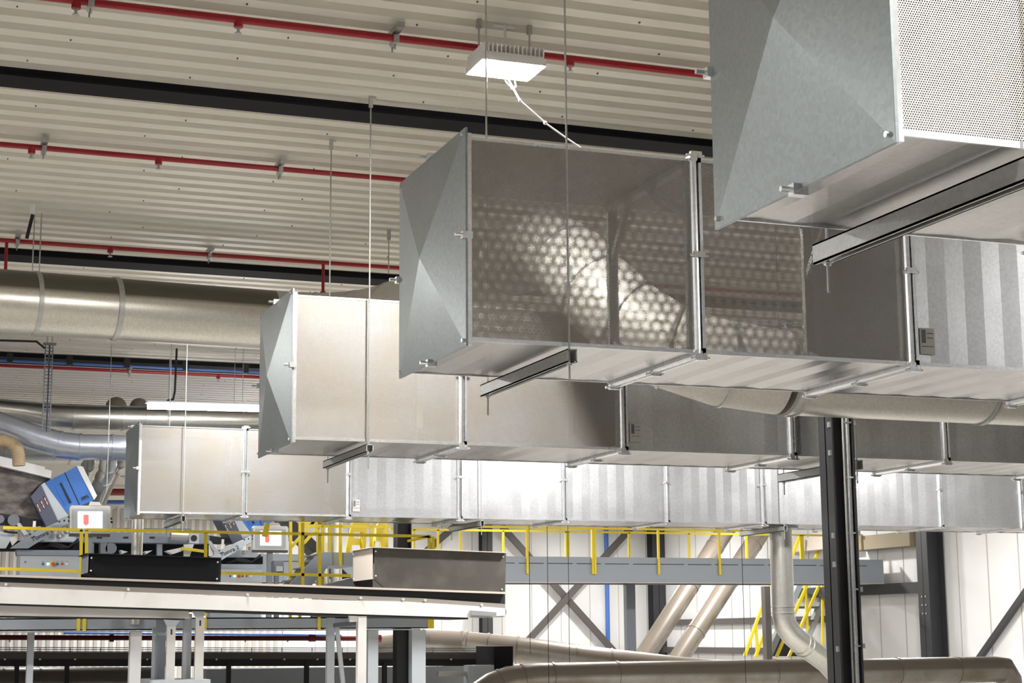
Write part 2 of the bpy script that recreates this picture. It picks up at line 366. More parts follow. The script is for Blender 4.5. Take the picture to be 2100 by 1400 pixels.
def duct(idx, X0, Y0, Z0, W, nsec, nperf, label, H=1.0, stick=(2,)):
    t = empty('ventilation_duct', (X0, Y0+W/2, Z0)); tag(t, label, 'ventilation duct', 'rectangular ventilation ducts')
    # cap plate with cross-broken pyramid facets
    cy0, cy1, cz0, cz1 = Y0-.02, Y0+W+.045, Z0-.03, Z0+H+.045
    apex = (X0-.065, (cy0+cy1)/2, (cz0+cz1)/2)
    b = MB(); c = [(X0-.005, cy0, cz0), (X0-.005, cy1, cz0), (X0-.005, cy1, cz1), (X0-.005, cy0, cz1)]
    for i in range(4): b.face([c[i], c[(i+1) % 4], apex])
    b.box((X0-.004, cy0, cz0), (X0+.006, cy1, cz1))
    cap = b.build('end_cap', G_CAP, t)
    for (yy, z_) in ((cy0+.03, cz0+.03), (cy1-.03, cz0+.03), (cy0+.03, cz1-.03), (cy1-.03, cz1-.03)):
        MB().tube([(X0-.005, yy, z_), (X0-.018, yy, z_)], 0.009, 8).build('corner_bolt', G_BRIGHT, cap)
    for (yy, z_) in ((cy0, (cz0+cz1)/2), ((cy0+cy1)/2, cz0), (cy1, (cz0+cz1)/2), ((cy0+cy1)/2, cz1)):
        b = MB().cbox((X0, yy, z_), (0.05, 0.035, 0.035)); b.tube([(X0-.06, yy, z_), (X0+.02, yy, z_)], 0.009, 8); b.build('edge_clamp', G_BRIGHT, cap)
    # edge flange of the first section
    b = MB(); fr = 0.022
    b.box((X0+.006, Y0-.008, Z0-fr), (X0+.03, Y0+fr, Z0+H+fr)); b.box((X0+.006, Y0+W-fr, Z0), (X0+.03, Y0+W+.008, Z0+H)); b.box((X0+.006, Y0, Z0), (X0+.03, Y0+W, Z0+fr)); b.box((X0+.006, Y0, Z0+H-fr), (X0+.03, Y0+W, Z0+H))
    b.build('end_frame', G_BRIGHT, t)
    x = X0+.006
    for s in range(nsec):
        x1 = X0+sum(LS[:s+1]) ; g = 0.0
        perf = s < nperf
        fm = PERF if perf else G_SHEET; amp = 0.0 if perf else 0.006
        f_ = sheet_xz(x, x1, Y0, Z0, Z0+H, amp).build('front_sheet', fm, t)
        sheet_xz(x, x1, Y0+W, Z0, Z0+H, amp).build('back_sheet', fm if idx == 2 else G_SHEET, t)
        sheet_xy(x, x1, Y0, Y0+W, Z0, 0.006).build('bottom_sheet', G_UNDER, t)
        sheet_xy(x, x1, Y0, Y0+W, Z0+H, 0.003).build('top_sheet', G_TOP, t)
        # rolled edge along the bottom
        em = G_BRIGHT if s < nperf else G_SHEET
        MB().box((x, Y0-.006, Z0-.004), (x1, Y0+.004, Z0+.016)).build('folded_edge', em, t)
        MB().box((x, Y0+W-.004, Z0-.004), (x1, Y0+W+.006, Z0+.012)).build('folded_edge', em, t)
        MB().box((x, Y0-.004, Z0+H-.010), (x1, Y0+.004, Z0+H+.004)).build('folded_edge', em, t)
        # flange joint at x1: rounded channel all round
        o_ = 0.028
        def prof(a, c): return MB().tube([a, c], 0.024, 10)
        b = MB()
        zlo, zhi = Z0-.004, Z0+H+.004; ylo, yhi = Y0-.004, Y0+W+.004
        for yy in (ylo, yhi):
            b.tube([(x1-.012, yy, zlo), (x1-.012, yy, zhi)], 0.022, 12); b.cbox((x1+.018, yy, (zlo+zhi)/2), (0.014, 0.05, zhi-zlo))
        for z_ in (zlo, zhi):
            b.tube([(x1-.012, ylo-.02, z_), (x1-.012, yhi+.02, z_)], 0.022, 12); b.cbox((x1+.018, (ylo+yhi)/2, z_), (0.014, yhi-ylo+.05, 0.05))
        fj = b.build('joint_flange', G_BRIGHT if True else G_STRUT, t)
        for (yy, z_) in ((ylo-.02, (zlo+zhi)/2), ((ylo+yhi)/2, zlo-.022), (ylo-.01, zlo-.02), (yhi+.01, zlo-.02), (ylo-.01, zhi+.02)):
            b = MB().cbox((x1+.003, yy, z_), (0.062, 0.022, 0.03)); b.tube([(x1-.05, yy, z_-.005), (x1+.05, yy, z_-.005)], 0.007, 8); b.build('flange_clamp', G_BRIGHT, fj)
        if s < nperf:   # bracing inside
            b = MB(); q = 0.05
            for yy in (Y0+.03, Y0+W-.035): b.cbox((x1-.02, yy, Z0+H/2), (0.05, 0.03, H-.02))
            for z_ in (Z0+.02, Z0+H-.02): b.cbox((x1-.02, Y0+W/2, z_), (0.05, W-.04, 0.03))
            b.bar((x1-.02, Y0+W*.5, Z0+H-.02), (x1-.02, Y0+.03, Z0+H*.70), 0.035, 0.03, (1, 0, 0))
            b.bar((x1-.02, Y0+W*.72, Z0+H-.02), (x1-.02, Y0+W-.03, Z0+H*.66), 0.035, 0.03, (1, 0, 0))
            b.bar((x1-.02, Y0+W*.55, Z0+.02), (x1-.02, Y0+W-.03, Z0+H*.22), 0.035, 0.03, (1, 0, 0))
            b.build('inner_brace', G_STRUT, t)
        if s in stick:
            b = MB().box((x+.05, Y0-.006, Z0+.06), (x+.14, Y0-.002, Z0+.20)).build('label_sticker', STICK, t)
            MB().box((x+.06, Y0-.008, Z0+.12), (x+.085, Y0-.006, Z0+.19)).box((x+.095, Y0-.008, Z0+.145), (x+.13, Y0-.006, Z0+.15)).box((x+.095, Y0-.008, Z0+.17), (x+.13, Y0-.006, Z0+.175)).box((x+.06, Y0-.008, Z0+.10), (x+.13, Y0-.006, Z0+.103)).build('sticker_print', STICKD, b)
        x = x1
    return t
D = {1: (2.545, 3.842, EYE+1.339, 1.007), 2: (2.583, 7.564, EYE+1.382, 1.046), 3: (2.622, 11.371, EYE+1.328, 1.0), 4: (2.777, 19.74, EYE+1.402, 1.012)}
duct(1, *D[1], 3, 2, 'nearest square galvanised duct with pale perforated front, cut off by the top right corner')
duct(2, *D[2], 4, 2, 'square galvanised duct whose see-through perforated front shows a round elbow behind it')
duct(3, *D[3], 6, 2, 'square galvanised duct with bright perforated front, third from camera, behind the near black column')
duct(4, *D[4], 10, 2, 'farthest and longest square galvanised duct, above the yellow railings')
# trapeze hangers: channel under a duct hung on two threaded rods
def hanger(x, di, lab, w=0.05, h=0.06, ztop=CEIL, back=0.09, front=0.03, open_=True):
    X0, Y0, Z0, W = D[di]; z = Z0-.008-h/2-.02
    ya, yb = Y0-front-.05, Y0+W+back+.05
    t = empty('trapeze_hanger', (x, (ya+yb)/2, z)); tag(t, lab, 'hanger', 'channels and rods that carry the square ducts')
    b = MB(); th = .006
    b.box((x-w/2, ya, z+h/2-th), (x+w/2, yb, z+h/2)); b.box((x-w/2, ya, z-h/2), (x-w/2+th, yb, z+h/2)); b.box((x+w/2-th, ya, z-h/2), (x+w/2, yb, z+h/2)); b.box((x-w/2, ya, z-h/2), (x-w/2+.014, yb, z-h/2+th)); b.box((x+w/2-.014, ya, z-h/2), (x+w/2, yb, z-h/2+th))
    b.build('crossbar', G_STRUT, t)
    for yy in (Y0-front-.012, Y0+W+back):
        MB().tube([(x, yy, z-.14), (x, yy, ztop-.002)], 0.0055, 8).build('threaded_rod', G_STRUT, t)
        MB().tube([(x, yy, z-h/2-.012), (x, yy, z-h/2)], 0.013, 6).cbox((x, yy, z-h/2-.002), (0.03, 0.03, 0.004)).build('nut', G_BRIGHT, t)
        b = MB().cbox((x, yy, ztop-.04), (0.028, 0.022, 0.08)); b.cbox((x+.012, yy, ztop-.01), (0.05, 0.03, 0.012)); b.build('roof_clip', G_STRUT, t)
hanger(at(2130, 322, Y=3.8).x, 1, 'long grey channel hanger slanting under the nearest duct at top right', w=.055, h=.07)
hanger(at(1166, 712, Y=7.53).x, 2, 'grey channel hanger with two long rods under the left part of the see-through duct', h=.065)
hanger(at(754, 910, Y=11.35).x, 3, 'channel hanger with a long rod in front of the bright perforated duct at left', h=.055)
hanger(at(1672, 940, Y=11.35).x+.35, 3, 'channel hanger under the third duct just left of the near black column', w=.06, h=.07)
hanger(at(375, 1052, Y=19.7).x, 4, 'channel hanger under the left end of the farthest duct', h=.07)
hanger(at(987, 1066, Y=19.7).x, 4, 'dark channel hanger under the farthest duct above the brown hopper', h=.07)
hanger(at(1608, 1079, Y=19.7).x, 4, 'channel hanger under the farthest duct at the head of the vertical silver pipe', h=.07)
# ------------------------------------------------------------------ lamps
def highbay(x, y, z, lab):
    t = empty('highbay_lamp', (x, y, z)); tag(t, lab, 'lamp')
    b = MB().box((x-.21, y-.16, z), (x+.21, y+.16, z+.045)); b.box((x-.20, y-.15, z+.045), (x+.20, y+.15, z+.06))
    for k in range(15):
        xx = x-.195+k*.0279; b.box((xx-.004, y-.155, z+.06), (xx+.004, y+.155, z+.115))
    h = b.build('housing', WHITE, t)
    MB().box((x-.19, y-.14, z-.006), (x+.19, y+.14, z+.002)).build('diffuser', LAMP, t)
    b = MB()
    for sx in (-.17, .17): b.tube([(x+sx, y+.02, z+.11), (x+sx, y+.02, CEIL-.002)], 0.006, 6); b.cbox((x+sx, y+.02, CEIL-.03), (.03, .03, .06))
    b.build('suspension', G_STRUT, t)
    b = MB().tube([(x-.06, y+.05, CEIL-.012), (x+.08, y+.05, CEIL-.012)], 0.012, 8); b.tube([(x+.01, y+.03, CEIL-.01), (x+.0, y+.02, z+.11)], 0.009, 8); b.build('cable_gland', WHITE, t)
    return t
lp = at(1037, 138, Z=CEIL-.30)
highbay(lp.x, lp.y, CEIL-.32, 'bright square lamp under the roof deck with cooling fins and a dangling white cord')
a = at(1040, 158, Y=lp.y-.05); pts = [a, at(1066, 206, Y=lp.y-.15), at(1118, 252, Y=lp.y-.2), at(1150, 275, Y=lp.y-.2), at(1191, 303, Y=lp.y-.22)]
b = MB().tube(pts, 0.005, 6); b.sphere(pts[2], 0.012); b.sphere(pts[1], 0.010); b.tube([at(1036, 165, Y=lp.y-.1), at(1050, 182, Y=lp.y-.12), at(1058, 178, Y=lp.y-.1), at(1056, 166, Y=lp.y-.1)], 0.004, 6)
tag(b.build('pull_cord', WHITE), 'white knotted cord hanging slantwise below the lit square lamp', 'cord')
# linear lamp
ya = 22.3; p0 = at(303, 832, Y=ya); p1 = at(560, 838.5, Y=ya+.0)
t = empty('linear_lamp', p0); tag(t, 'long glowing strip lamp in front of the silver round duct at left', 'lamp')
MB().bar(p0, p1, 0.07, 0.075).build('diffuser', TUBEL, t)
MB().bar(p0+Vector((-.03, .02, .052)), p1+Vector((.03, .02, .052)), 0.09, 0.03).build('housing', GREYD, t)
for px in (480, 497): 
    q = at(px, 832, Y=ya+.02); MB().tube([q, (q.x, q.y, CEIL-.002)], 0.004, 6).build('suspension_wire', G_STRUT, t)
q = at(358, 825, Y=ya+.05); c = [Vector((q.x-.10, q.y, q.z+.02)), Vector((q.x-.02, q.y, q.z+.04)), Vector((q.x, q.y, q.z+.15)), Vector((q.x+.01, q.y, q.z+.72))]
tag(MB().tube(c, 0.014, 8).build('conduit_drop', BLACK), 'black cable conduit coming down to the long strip lamp', 'cable')

# ------------------------------------------------------------------ round ducts
def rings(pts, r, poss, t, name='joint_band', wdt=0.03, m=None, over=0.012):
    "bands round a polyline duct; poss: list of (segment, fraction)"
    for (i, fr) in poss:
        a, c = Vector(pts[i]), Vector(pts[i+1]); d = (c-a).normalized(); p = a.lerp(c, fr)
        MB().tube([p-d*wdt/2, p+d*wdt/2], r+over, 28).build(name, m or G_STRUT, t)
def round_duct(name, pts, r, m, lab, cat='round duct', group='round air ducts', bands=(), seg=32, wdt=0.03, bm=None):
    t = empty(name, Vector(pts[0])); tag(t, lab, cat, group)
    MB().tube(pts, r, seg).build('duct_tube', m, t)
    R = r if not isinstance(r, (list, tuple)) else max(r)
    rings(pts, R, bands, t, wdt=wdt, m=bm or (m if m is G_DUST else None))
    return t
# big duct: left run, bend forward over the third duct, then down and right behind the see-through duct
P = [at(-60, 613, Y=15.5), at(560, 656, Y=15.9)]
t = round_duct('big_round_duct', P, 0.285, G_BIG, 'big horizontal round duct at left between the second and third roof beams', bands=((0, .452),), wdt=.05)
Pn = at(57, 640, Y=15.5-.0)
b = MB().tube([P[0].lerp(P[1], .19), P[0].lerp(P[1], .205)], 0.292, 28); b.build('hanger_band', G_STRUT, t)
for dx in (-.03, .03):
    c = P[0].lerp(P[1], .197); MB().tube([(c.x+dx, c.y, c.z+.28), (c.x+dx, c.y, CEIL-.002)], 0.006, 8).build('hanger_rod', G_STRUT, t)
Q = [P[1], at(650, 661, Y=15.85), at(735, 657, Y=15.6), at(810, 640, Y=15.15), at(880, 610, Y=14.4), at(960, 575, Y=13.5), at(1055, 530, Y=12.3),
     at(1120, 510, Y=11.5), at(1172, 540, Y=10.95), at(1222, 595, Y=10.55), at(1285, 655, Y=10.3), at(1372, 710, Y=10.1), at(1480, 745, Y=9.95), at(1600, 763, Y=9.9), at(2500, 812, Y=9.9)]
Qf = Q; Q = Q[:14]
t = round_duct('big_round_elbow', Q, 0.285, G_ELB, 'big round duct that curves down behind the see-through perforated duct and runs right beneath it',
    bands=[(i, .02) for i in range(1, 13)], wdt=.022)
MB().tube([Qf[13], Qf[14]], .285, 32).build('straight_run', G_PIPE, t)
for f in (.0, .02, .42, .425): rings(Qf, .285, [(13, f+.005)], t, wdt=.015)
# roof rod holding the bend
q = at(797, 560, Y=15.2); b = MB().tube([(q.x, q.y, q.z), (q.x, q.y, CEIL-.002)], 0.006, 6); b.cbox((q.x, q.y, CEIL-.05), (.03, .03, .1))
tag(b.build('threaded_rod', G_STRUT), 'short threaded rod above the bend of the big round duct', 'rod')
# silver ducts at left
A = [at(-40, 833, Y=24.2), at(52, 843, Y=24.1), at(100, 851, Y=24.0), at(150, 855, Y=24), at(262, 857, Y=24), at(560, 862, Y=24)]
round_duct('round_duct', A, [.135, .14, .165, .172, .172, .172], G_PIPE, 'upper silver round duct behind the long strip lamp', bands=((3, .0), (3, .9), (4, .12)), bm=G_PIPE)
B = [at(-30, 862, Y=23), at(70, 897, Y=23), at(125, 912, Y=23), at(165, 916, Y=23), at(420, 922, Y=23)]
round_duct('round_duct', B, .172, G_PIPEB, 'lower bluish silver round duct sloping down from the left edge', bands=((1, .9), (2, .95), (3, .25)), bm=G_PIPEB)
C = [at(-30, 925, Y=27.5), at(560, 930, Y=27.5)]
round_duct('round_duct', C, .19, G_PIPE, 'dim round duct behind and below the bluish silver duct', bands=((0, .06), (0, .28)))
for px, s_ in ((238, 1), (285, .9)):
    q = at(px, 838, Y=24.3); b = MB().tube([q+Vector((0, .0, -.2)), q+Vector((0, 0, .02))], .15*s_, 20); b.sphere(q+Vector((0, 0, .02)), .15*s_, nu=20, nv=12)
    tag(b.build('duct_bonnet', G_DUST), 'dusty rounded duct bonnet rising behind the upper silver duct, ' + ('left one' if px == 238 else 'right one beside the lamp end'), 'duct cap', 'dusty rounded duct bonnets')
V1 = [at(222, 925, Y=23.1), at(222, 960, Y=23.4), at(216, 975, Y=23.7), at(205, 995, Y=24.1), at(188, 1040, Y=24.4)]
round_duct('branch_duct', V1, .115, G_PIPE, 'silver branch elbow dropping from the bluish duct behind the blue cabinet', bands=((0, .95), (2, .2)), group='branch ducts below the bluish duct')
V2 = [at(184, 925, Y=23.1), at(184, 945, Y=23.6), at(176, 965, Y=24.2), at(165, 1010, Y=24.2)]
round_duct('branch_duct', V2, .08, G_PIPE, 'narrow silver branch elbow left of the larger one behind the blue cabinet', bands=((1, .5),), group='branch ducts below the bluish duct')
V3 = [at(258, 925, Y=23.1), at(236, 962, Y=24.6), at(205, 1030, Y=24.6)]
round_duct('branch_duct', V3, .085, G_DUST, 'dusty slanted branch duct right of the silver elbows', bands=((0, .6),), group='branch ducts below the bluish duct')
HZ = [at(-20, 903, Y=22.6), at(8, 903, Y=22.6), at(24, 908, Y=22.6), at(34, 918, Y=22.6), at(38, 932, Y=22.6), at(39, 955, Y=22.6)]
t = empty('flexible_hose', HZ[0]); tag(t, 'tan ribbed flexible hose bending down into the dark hood at left edge', 'hose')
MB().tube(HZ, .078, 20).build('hose_wall', TAN, t)
b = MB()
for i in range(len(HZ)-1):
    L_ = (HZ[i+1]-HZ[i]).length; nn = max(2, int(L_/.022))
    for k in range(nn):
        p = HZ[i].lerp(HZ[i+1], k/nn); d = (HZ[i+1]-HZ[i]).normalized(); b.tube([p-d*.005, p+d*.005], .085, 18)
b.build('hose_ribs', TAN, t)
# vertical pipe in front of the far cladding at left
VP = [at(283, 1050, Y=21.6), at(283, 1136, Y=21.6)]
round_duct('vertical_pipe', [VP[0], (VP[0].x, VP[0].y, 1.86)], .07, G_PIPE, 'upright silver pipe between the left end of the farthest duct and the black hopper', group=None)
# vertical drop from farthest duct at right with elbow
YV = 20.2
E_ = [at(1600, 1070, Y=YV)]; x_ = E_[0].x
zt = D[4][2]
zb = at(1605, 1262, Y=YV).z
E_ = [Vector((x_, YV, zt-.005)), Vector((x_, YV, zb)), Vector((x_+.03, YV, zb-.13)), Vector((x_+.12, YV, zb-.25)), Vector((x_+.24, YV, zb-.35)), Vector((x_+.75, YV+.2, zb-.62)), Vector((x_+1.1, YV+.5, zb-.8))]
t = round_duct('vertical_duct', E_, .15, G_PIPE, 'shiny vertical round duct dropping from the farthest square duct and elbowing right', bands=((0, .90), (0, .97), (4, .05), (4, .2)), group=None, wdt=.012, bm=G_PIPE)
MB().box((x_-.17, YV-.17, zt-.03), (x_+.17, YV+.17, zt-.003)).build('top_collar', G_SHEET, t)
# slanted round ducts by the far wall
for (a, c, lab, bs) in (((1286, 1400), (1500, 1068), 'left slanted dusty round duct behind the right platform', ((0, .12), (0, .58), (0, .83))),
                        ((1359, 1400), (1575, 1068), 'right slanted dusty round duct behind the right platform', ((0, .30), (0, .62), (0, .85)))):
    p = at(*a, Y=40.2); q = at(*c, Y=41.6)
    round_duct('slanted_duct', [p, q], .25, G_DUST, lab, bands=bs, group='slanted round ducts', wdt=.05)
# lower round ducts
P1 = [at(764, 1328, Y=27), at(868, 1318, Y=27), at(945, 1321, Y=27), at(1000, 1326, Y=26.8), at(1100, 1337, Y=26.4), at(1260, 1358, Y=25.9), at(1400, 1374, Y=25.5), at(1560, 1388, Y=25.2), at(1640, 1402, Y=25)]
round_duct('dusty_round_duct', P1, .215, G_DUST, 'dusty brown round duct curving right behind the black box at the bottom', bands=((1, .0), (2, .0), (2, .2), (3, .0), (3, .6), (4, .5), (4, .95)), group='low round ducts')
P2 = [at(985, 1425, Y=23.5), at(1010, 1408, Y=23.5), at(1045, 1395, Y=23.5), at(1100, 1388, Y=23.5), at(1180, 1386, Y=23.5), at(2040, 1368, Y=23.5)]
e = P2[-1]
P2 += [e+Vector((.18, .03, -.05)), e+Vector((.30, .06, -.2)), e+Vector((.33, .08, -.6))]
P2 = [Vector((p.x, p.y, P2[3].z)) if 3 <= i <= 5 else p for i, p in enumerate(P2)]
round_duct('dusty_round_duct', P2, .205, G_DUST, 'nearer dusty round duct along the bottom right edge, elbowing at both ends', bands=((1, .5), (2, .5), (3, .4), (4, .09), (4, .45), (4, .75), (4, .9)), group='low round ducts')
P3 = [at(-30, 1401, Y=27), at(320, 1399, Y=27)]
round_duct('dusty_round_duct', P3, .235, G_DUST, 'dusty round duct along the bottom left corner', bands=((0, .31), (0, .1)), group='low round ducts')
# ------------------------------------------------------------------ columns
def hcol(x, y, b_, z1, lab, m=COLM, conduit=False, face='x'):
    t = empty('steel_column', (x, y, 0)); tag(t, lab, 'column', 'dark steel columns'); h = b_/2; th = .014
    mb = MB()
    if face == 'x':
        mb.box((x-h, y-h, 0), (x-h+th, y+h, z1)).box((x+h-th, y-h, 0), (x+h, y+h, z1)).box((x-h, y-th/2, 0), (x+h, y+th/2, z1))
    else:
        mb.box((x-h, y-h, 0), (x+h, y-h+th, z1)).box((x-h, y+h-th, 0), (x+h, y+h, z1)).box((x-th/2, y-h, 0), (x+th/2, y+h, z1))
    mb.build('h_profile', m, t)
    if conduit:
        cx, cy = x+h-.045, y-h+.02
        MB().tube([(cx, cy, 0.3), (cx, cy, z1-.2)], .018, 12).build('conduit', G_BRIGHT, t)
        MB().tube([(x+h-.075, cy+.01, 0.3), (x+h-.075, cy+.01, z1-.2)], .010, 10).build('thin_conduit', G_STRUT, t)
        for k in range(9):
            z_ = 1.6+k*.41
            MB().cbox((cx, cy-.012, z_), (.05, .02, .012)).cbox((x+h+.012, cy, z_), (.024, .03, .035)).build('conduit_clip', G_BRIGHT, t)
            MB().cbox((x-h-.008, y-h+.02, z_-.02+.2*(k % 2)), (.016, .03, .04)).build('beam_clamp', G_BRIGHT, t)
    return t
hcol(6.70, 11.05, .19, CEIL, 'near black H-shaped column with a silver conduit, in front of the two far ducts', conduit=True)
hcol(6.76, 22.5, .20, CEIL, 'black column seen beneath the farthest duct and below the brown hopper')
hcol(17.9, YB-.45, .34, CEIL, 'dark column of the far wall left of the crossed bracing', face='y')
hcol(23.75, YB-.45, .42, CEIL, 'dark corner column of the far wall right of the crossed bracing', face='y')
cx = XR-.2
p = at(1918, 1240, X=cx)
t = hcol(cx-.08, p.y, .46, CEIL, 'wide dark column with a bolted plate on the right wall')
b = MB()
for r_ in range(3):
    for c_ in range(2): b.tube([(cx-.31-.005, p.y-.03+c_*.15-.06, p.z+.2-r_*.2), (cx-.33, p.y-.03+c_*.15-.06, p.z+.2-r_*.2)], .022, 8)
b.build('plate_bolts', G_BRIGHT, t)
# beam and brace on right wall
q1 = at(1740, 1213, X=XR-.25); q2 = at(1890, 1203, X=XR-.25)
tag(MB().box((XR-.35, q2.y, q2.z-.14), (XR-.1, q1.y+3, q2.z+.12)).build('wall_beam', COLM), 'black horizontal beam on the right wall meeting the wide column', 'beam')
tag(MB().bar(at(2008, 1350, X=XR-.15), at(2120, 1190, X=XR-.15), .12, .12, (1, 0, 0)).build('wall_brace', COLM), 'dark diagonal brace on the right wall at the bottom right corner', 'brace')
# crossed bracing on the back wall
for (a, c, lab) in (((1030, 1080), (1340, 1425), 'brace of the far wall cross running down to the right'), ((1012, 1390), (1300, 1076), 'brace of the far wall cross running up to the right')):
    k = .1 if 'down' in lab else -.06
    tag(MB().bar(at(*a, Y=YB-.45+k), at(*c, Y=YB-.45+k), .20, .10, (0, 1, 0)).build('cross_brace', BRN), 'grey-brown diagonal ' + lab, 'brace', 'crossed braces of the far wall')
tag(MB().bar(at(860, 1142, Y=YB-.4), at(945, 1068, Y=YB-.4), .20, .10, (0, 1, 0)).build('cross_brace', BRN), 'grey-brown diagonal brace right of the black column, above the brown hopper', 'brace', 'crossed braces of the far wall')
q = at(1243, 1080, Y=YB-.12)
b = MB().tube([(q.x, q.y, 0.0), (q.x, q.y, 5.2)], .07, 12)
tag(b.build('blue_downpipe', BLUEP), 'upright blue pipe on the far wall right of the crossed bracing', 'pipe')
# boards under the roof, right back
q = at(1750, 1115, X=XR-.4); q2 = at(1880, 1110, X=XR-.4)
tag(MB().box((XR-.6, q2.y, q2.z-.10), (XR-.012, q.y, q2.z+.25)).build('board_crate', OAK), 'yellowish brown board below the far duct left of the wide wall column', 'board')
q = at(1600, 1120, X=XR-.4); q2 = at(1745, 1112, X=XR-.4)
tag(MB().box((XR-.6, q2.y+.05, q2.z-.12), (XR-.012, q.y, q2.z+.22)).build('board_crate', BEIGE), 'beige brown board behind the near black column under the far duct', 'board')
# ------------------------------------------------------------------ machines, conveyors and railings
def slab(pts, Y, th):
    P_ = [at(x, y, Y=Y) for (x, y) in pts]
    return MB().prism(P_, (0, th, 0))
def pslab(name, pts, Y, th, m, parent=None, label=None): return slab(pts, Y, th).build(name, m, parent, label)
def rod(a, c, Y, w_, Y2=None):
    return MB().bar(at(a[0], a[1], Y=Y), at(c[0], c[1], Y=Y2 or Y), w_, w_)
def text(name, s, pos, size, xdir, m, parent, ext=0.002):
    cu = bpy.data.curves.new(name, 'FONT'); cu.body = s; cu.size = size; cu.extrude = ext; cu.align_x = 'LEFT'
    tmp = bpy.data.objects.new(name+'_tmp', cu); COL.objects.link(tmp)
    dg = bpy.context.evaluated_depsgraph_get(); me = bpy.data.meshes.new_from_object(tmp.evaluated_get(dg))
    bpy.data.objects.remove(tmp)
    xd = Vector(xdir).normalized(); nd = Vector((0, -1, 0)); ud = nd.cross(xd)
    M3 = Matrix((xd, ud, nd)).transposed()
    off = Vector(parent['_org'])
    for v in me.vertices: v.co = M3 @ v.co + Vector(pos) - off
    me.materials.clear(); me.materials.append(m)
    o = bpy.data.objects.new(name, me); COL.objects.link(o); o.parent = parent
    return o
# main belt conveyor, slightly inclined
YC = 19.0
t = empty('belt_conveyor', (2.2, YC+.45, 0)); tag(t, 'long off-white belt conveyor carrying the black and the brown hoppers', 'conveyor')
pslab('side_panel', [(-60, 1200), (680, 1230), (830, 1233), (1000, 1244), (1036, 1247), (1036, 1262), (965, 1266), (-60, 1235)], YC, .05, OFFW, t)
pslab('far_panel', [(-60, 1204), (680, 1233), (1036, 1250), (1036, 1260), (965, 1264), (-60, 1233)], YC+.8, .05, OFFW, t)
pslab('skirt_strip', [(-60, 1191), (680, 1219), (860, 1226), (1036, 1238), (1036, 1248), (1000, 1245), (830, 1234), (-60, 1201)], YC+.012, .03, mat('dirty_skirt_steel', (0.25, 0.225, 0.20), 0.55), t)
pslab('skirt_board', [(-60, 1180), (1036, 1217), (1036, 1239), (860, 1227), (-60, 1192)], YC+.07, .03, BLACK, t)
pslab('top_lip', [(-60, 1175.5), (1038, 1213.5), (1038, 1217.5), (-60, 1180)], YC-.0, .10, BEIGE, t)
pslab('belt', [(-60, 1235), (960, 1266), (960, 1269.5), (-60, 1238.5)], YC+.04, .74, BLACK, t)
q = at(1029, 1254, Y=YC+.02); MB().tube([q, q+Vector((0, .82, 0))], .062, 20).build('head_roller', G_STRUT, t)
b = slab([(965, 1251), (1018, 1255), (1018, 1266), (965, 1266)], YC-.03, .03); b.bar(at(968, 1259, Y=YC-.05), at(1012, 1261, Y=YC-.05), .02, .02); b.build('belt_tensioner', G_STRUT, t)
for (px, py) in ((12, 1198), (263, 1208), (508, 1219), (740, 1226), (827, 1229), (872, 1230.5), (988, 1240)):
    q = at(px, py, Y=YC); MB().tube([q-Vector((0, .012, 0)), q+Vector((0, .02, 0))], .015, 10).build('bolt', GSCR, t)
for x0_ in (735,):
    a_ = at(735, 1263, Y=YC+.02); c_ = at(752, 1263, Y=YC+.02)
    MB().box((a_.x, YC+.02, 0), (c_.x, YC+.12, a_.z)).build('leg', OFFW, t)
pslab('leg_head', [(716, 1262), (737, 1263), (737, 1274), (718, 1275)], YC+.04, .06, OFFW, t)
a_ = at(672, 1266, Y=YC+.7); MB().box((a_.x, YC+.7, 0), (a_.x+.088, YC+.78, a_.z)).build('leg', LGREY, t)
MB().bar(at(690, 1278, Y=YC+.6), at(712, 1480, Y=YC+.6), .045, .045).build('leg_strut', LGREY, t)
MB().bar(at(686, 1282, Y=YC+.6), at(738, 1276, Y=YC+.3), .05, .05).build('leg_tie', GREYD, t)
# second, lower conveyor at left with its legs standing on a plinth
t = empty('lower_conveyor', (1.6, YC+.5, 0)); tag(t, 'lower off-white conveyor frame directly under the long belt conveyor at left', 'conveyor')
pslab('side_panel', [(-60, 1239), (386, 1252), (390, 1268), (-60, 1261)], YC+.25, .05, OFFW, t)
pslab('belt', [(-60, 1261), (380, 1267), (380, 1270), (-60, 1264)], YC+.3, .5, BLACK, t)
for (x0_, x1_, y0_, mm, dy) in ((343, 358, 1284, OFFW, .2), (402, 417, 1266, OFFW, .2), (377, 391, 1258, LGREY, .7), (322, 338, 1268, GREY, .7), (314, 323, 1285, LGREY, .75)):
    a_ = at(x0_, y0_, Y=YC+dy); c_ = at(x1_, 1384, Y=YC+dy)
    lg = MB().box((a_.x, YC+dy, 1.24), (c_.x, YC+dy+.06, a_.z)).build('leg', mm, t)
    if mm is OFFW:
        MB().box(((a_.x+c_.x)/2-.008, YC+dy-.004, a_.z-.09), ((a_.x+c_.x)/2+.008, YC+dy, a_.z-.03)).build('adjusting_slot', BLACK, lg)
pslab('gusset', [(336, 1270), (369, 1272), (359, 1285), (343, 1285)], YC+.19, .02, LGREY, t)
pslab('gusset', [(392, 1250), (421, 1252), (417, 1267), (402, 1266)], YC+.19, .02, LGREY, t)
a_ = at(313, 1382, Y=YC+.1); c_ = at(432, 1382, Y=YC+.1)
b = MB().box((a_.x, YC+.1, 0), (c_.x, YC+1.0, 1.24)); tag(b.build('machine_plinth', LGREY), 'light grey machine housing at the bottom edge that carries the conveyor legs', 'machine housing')
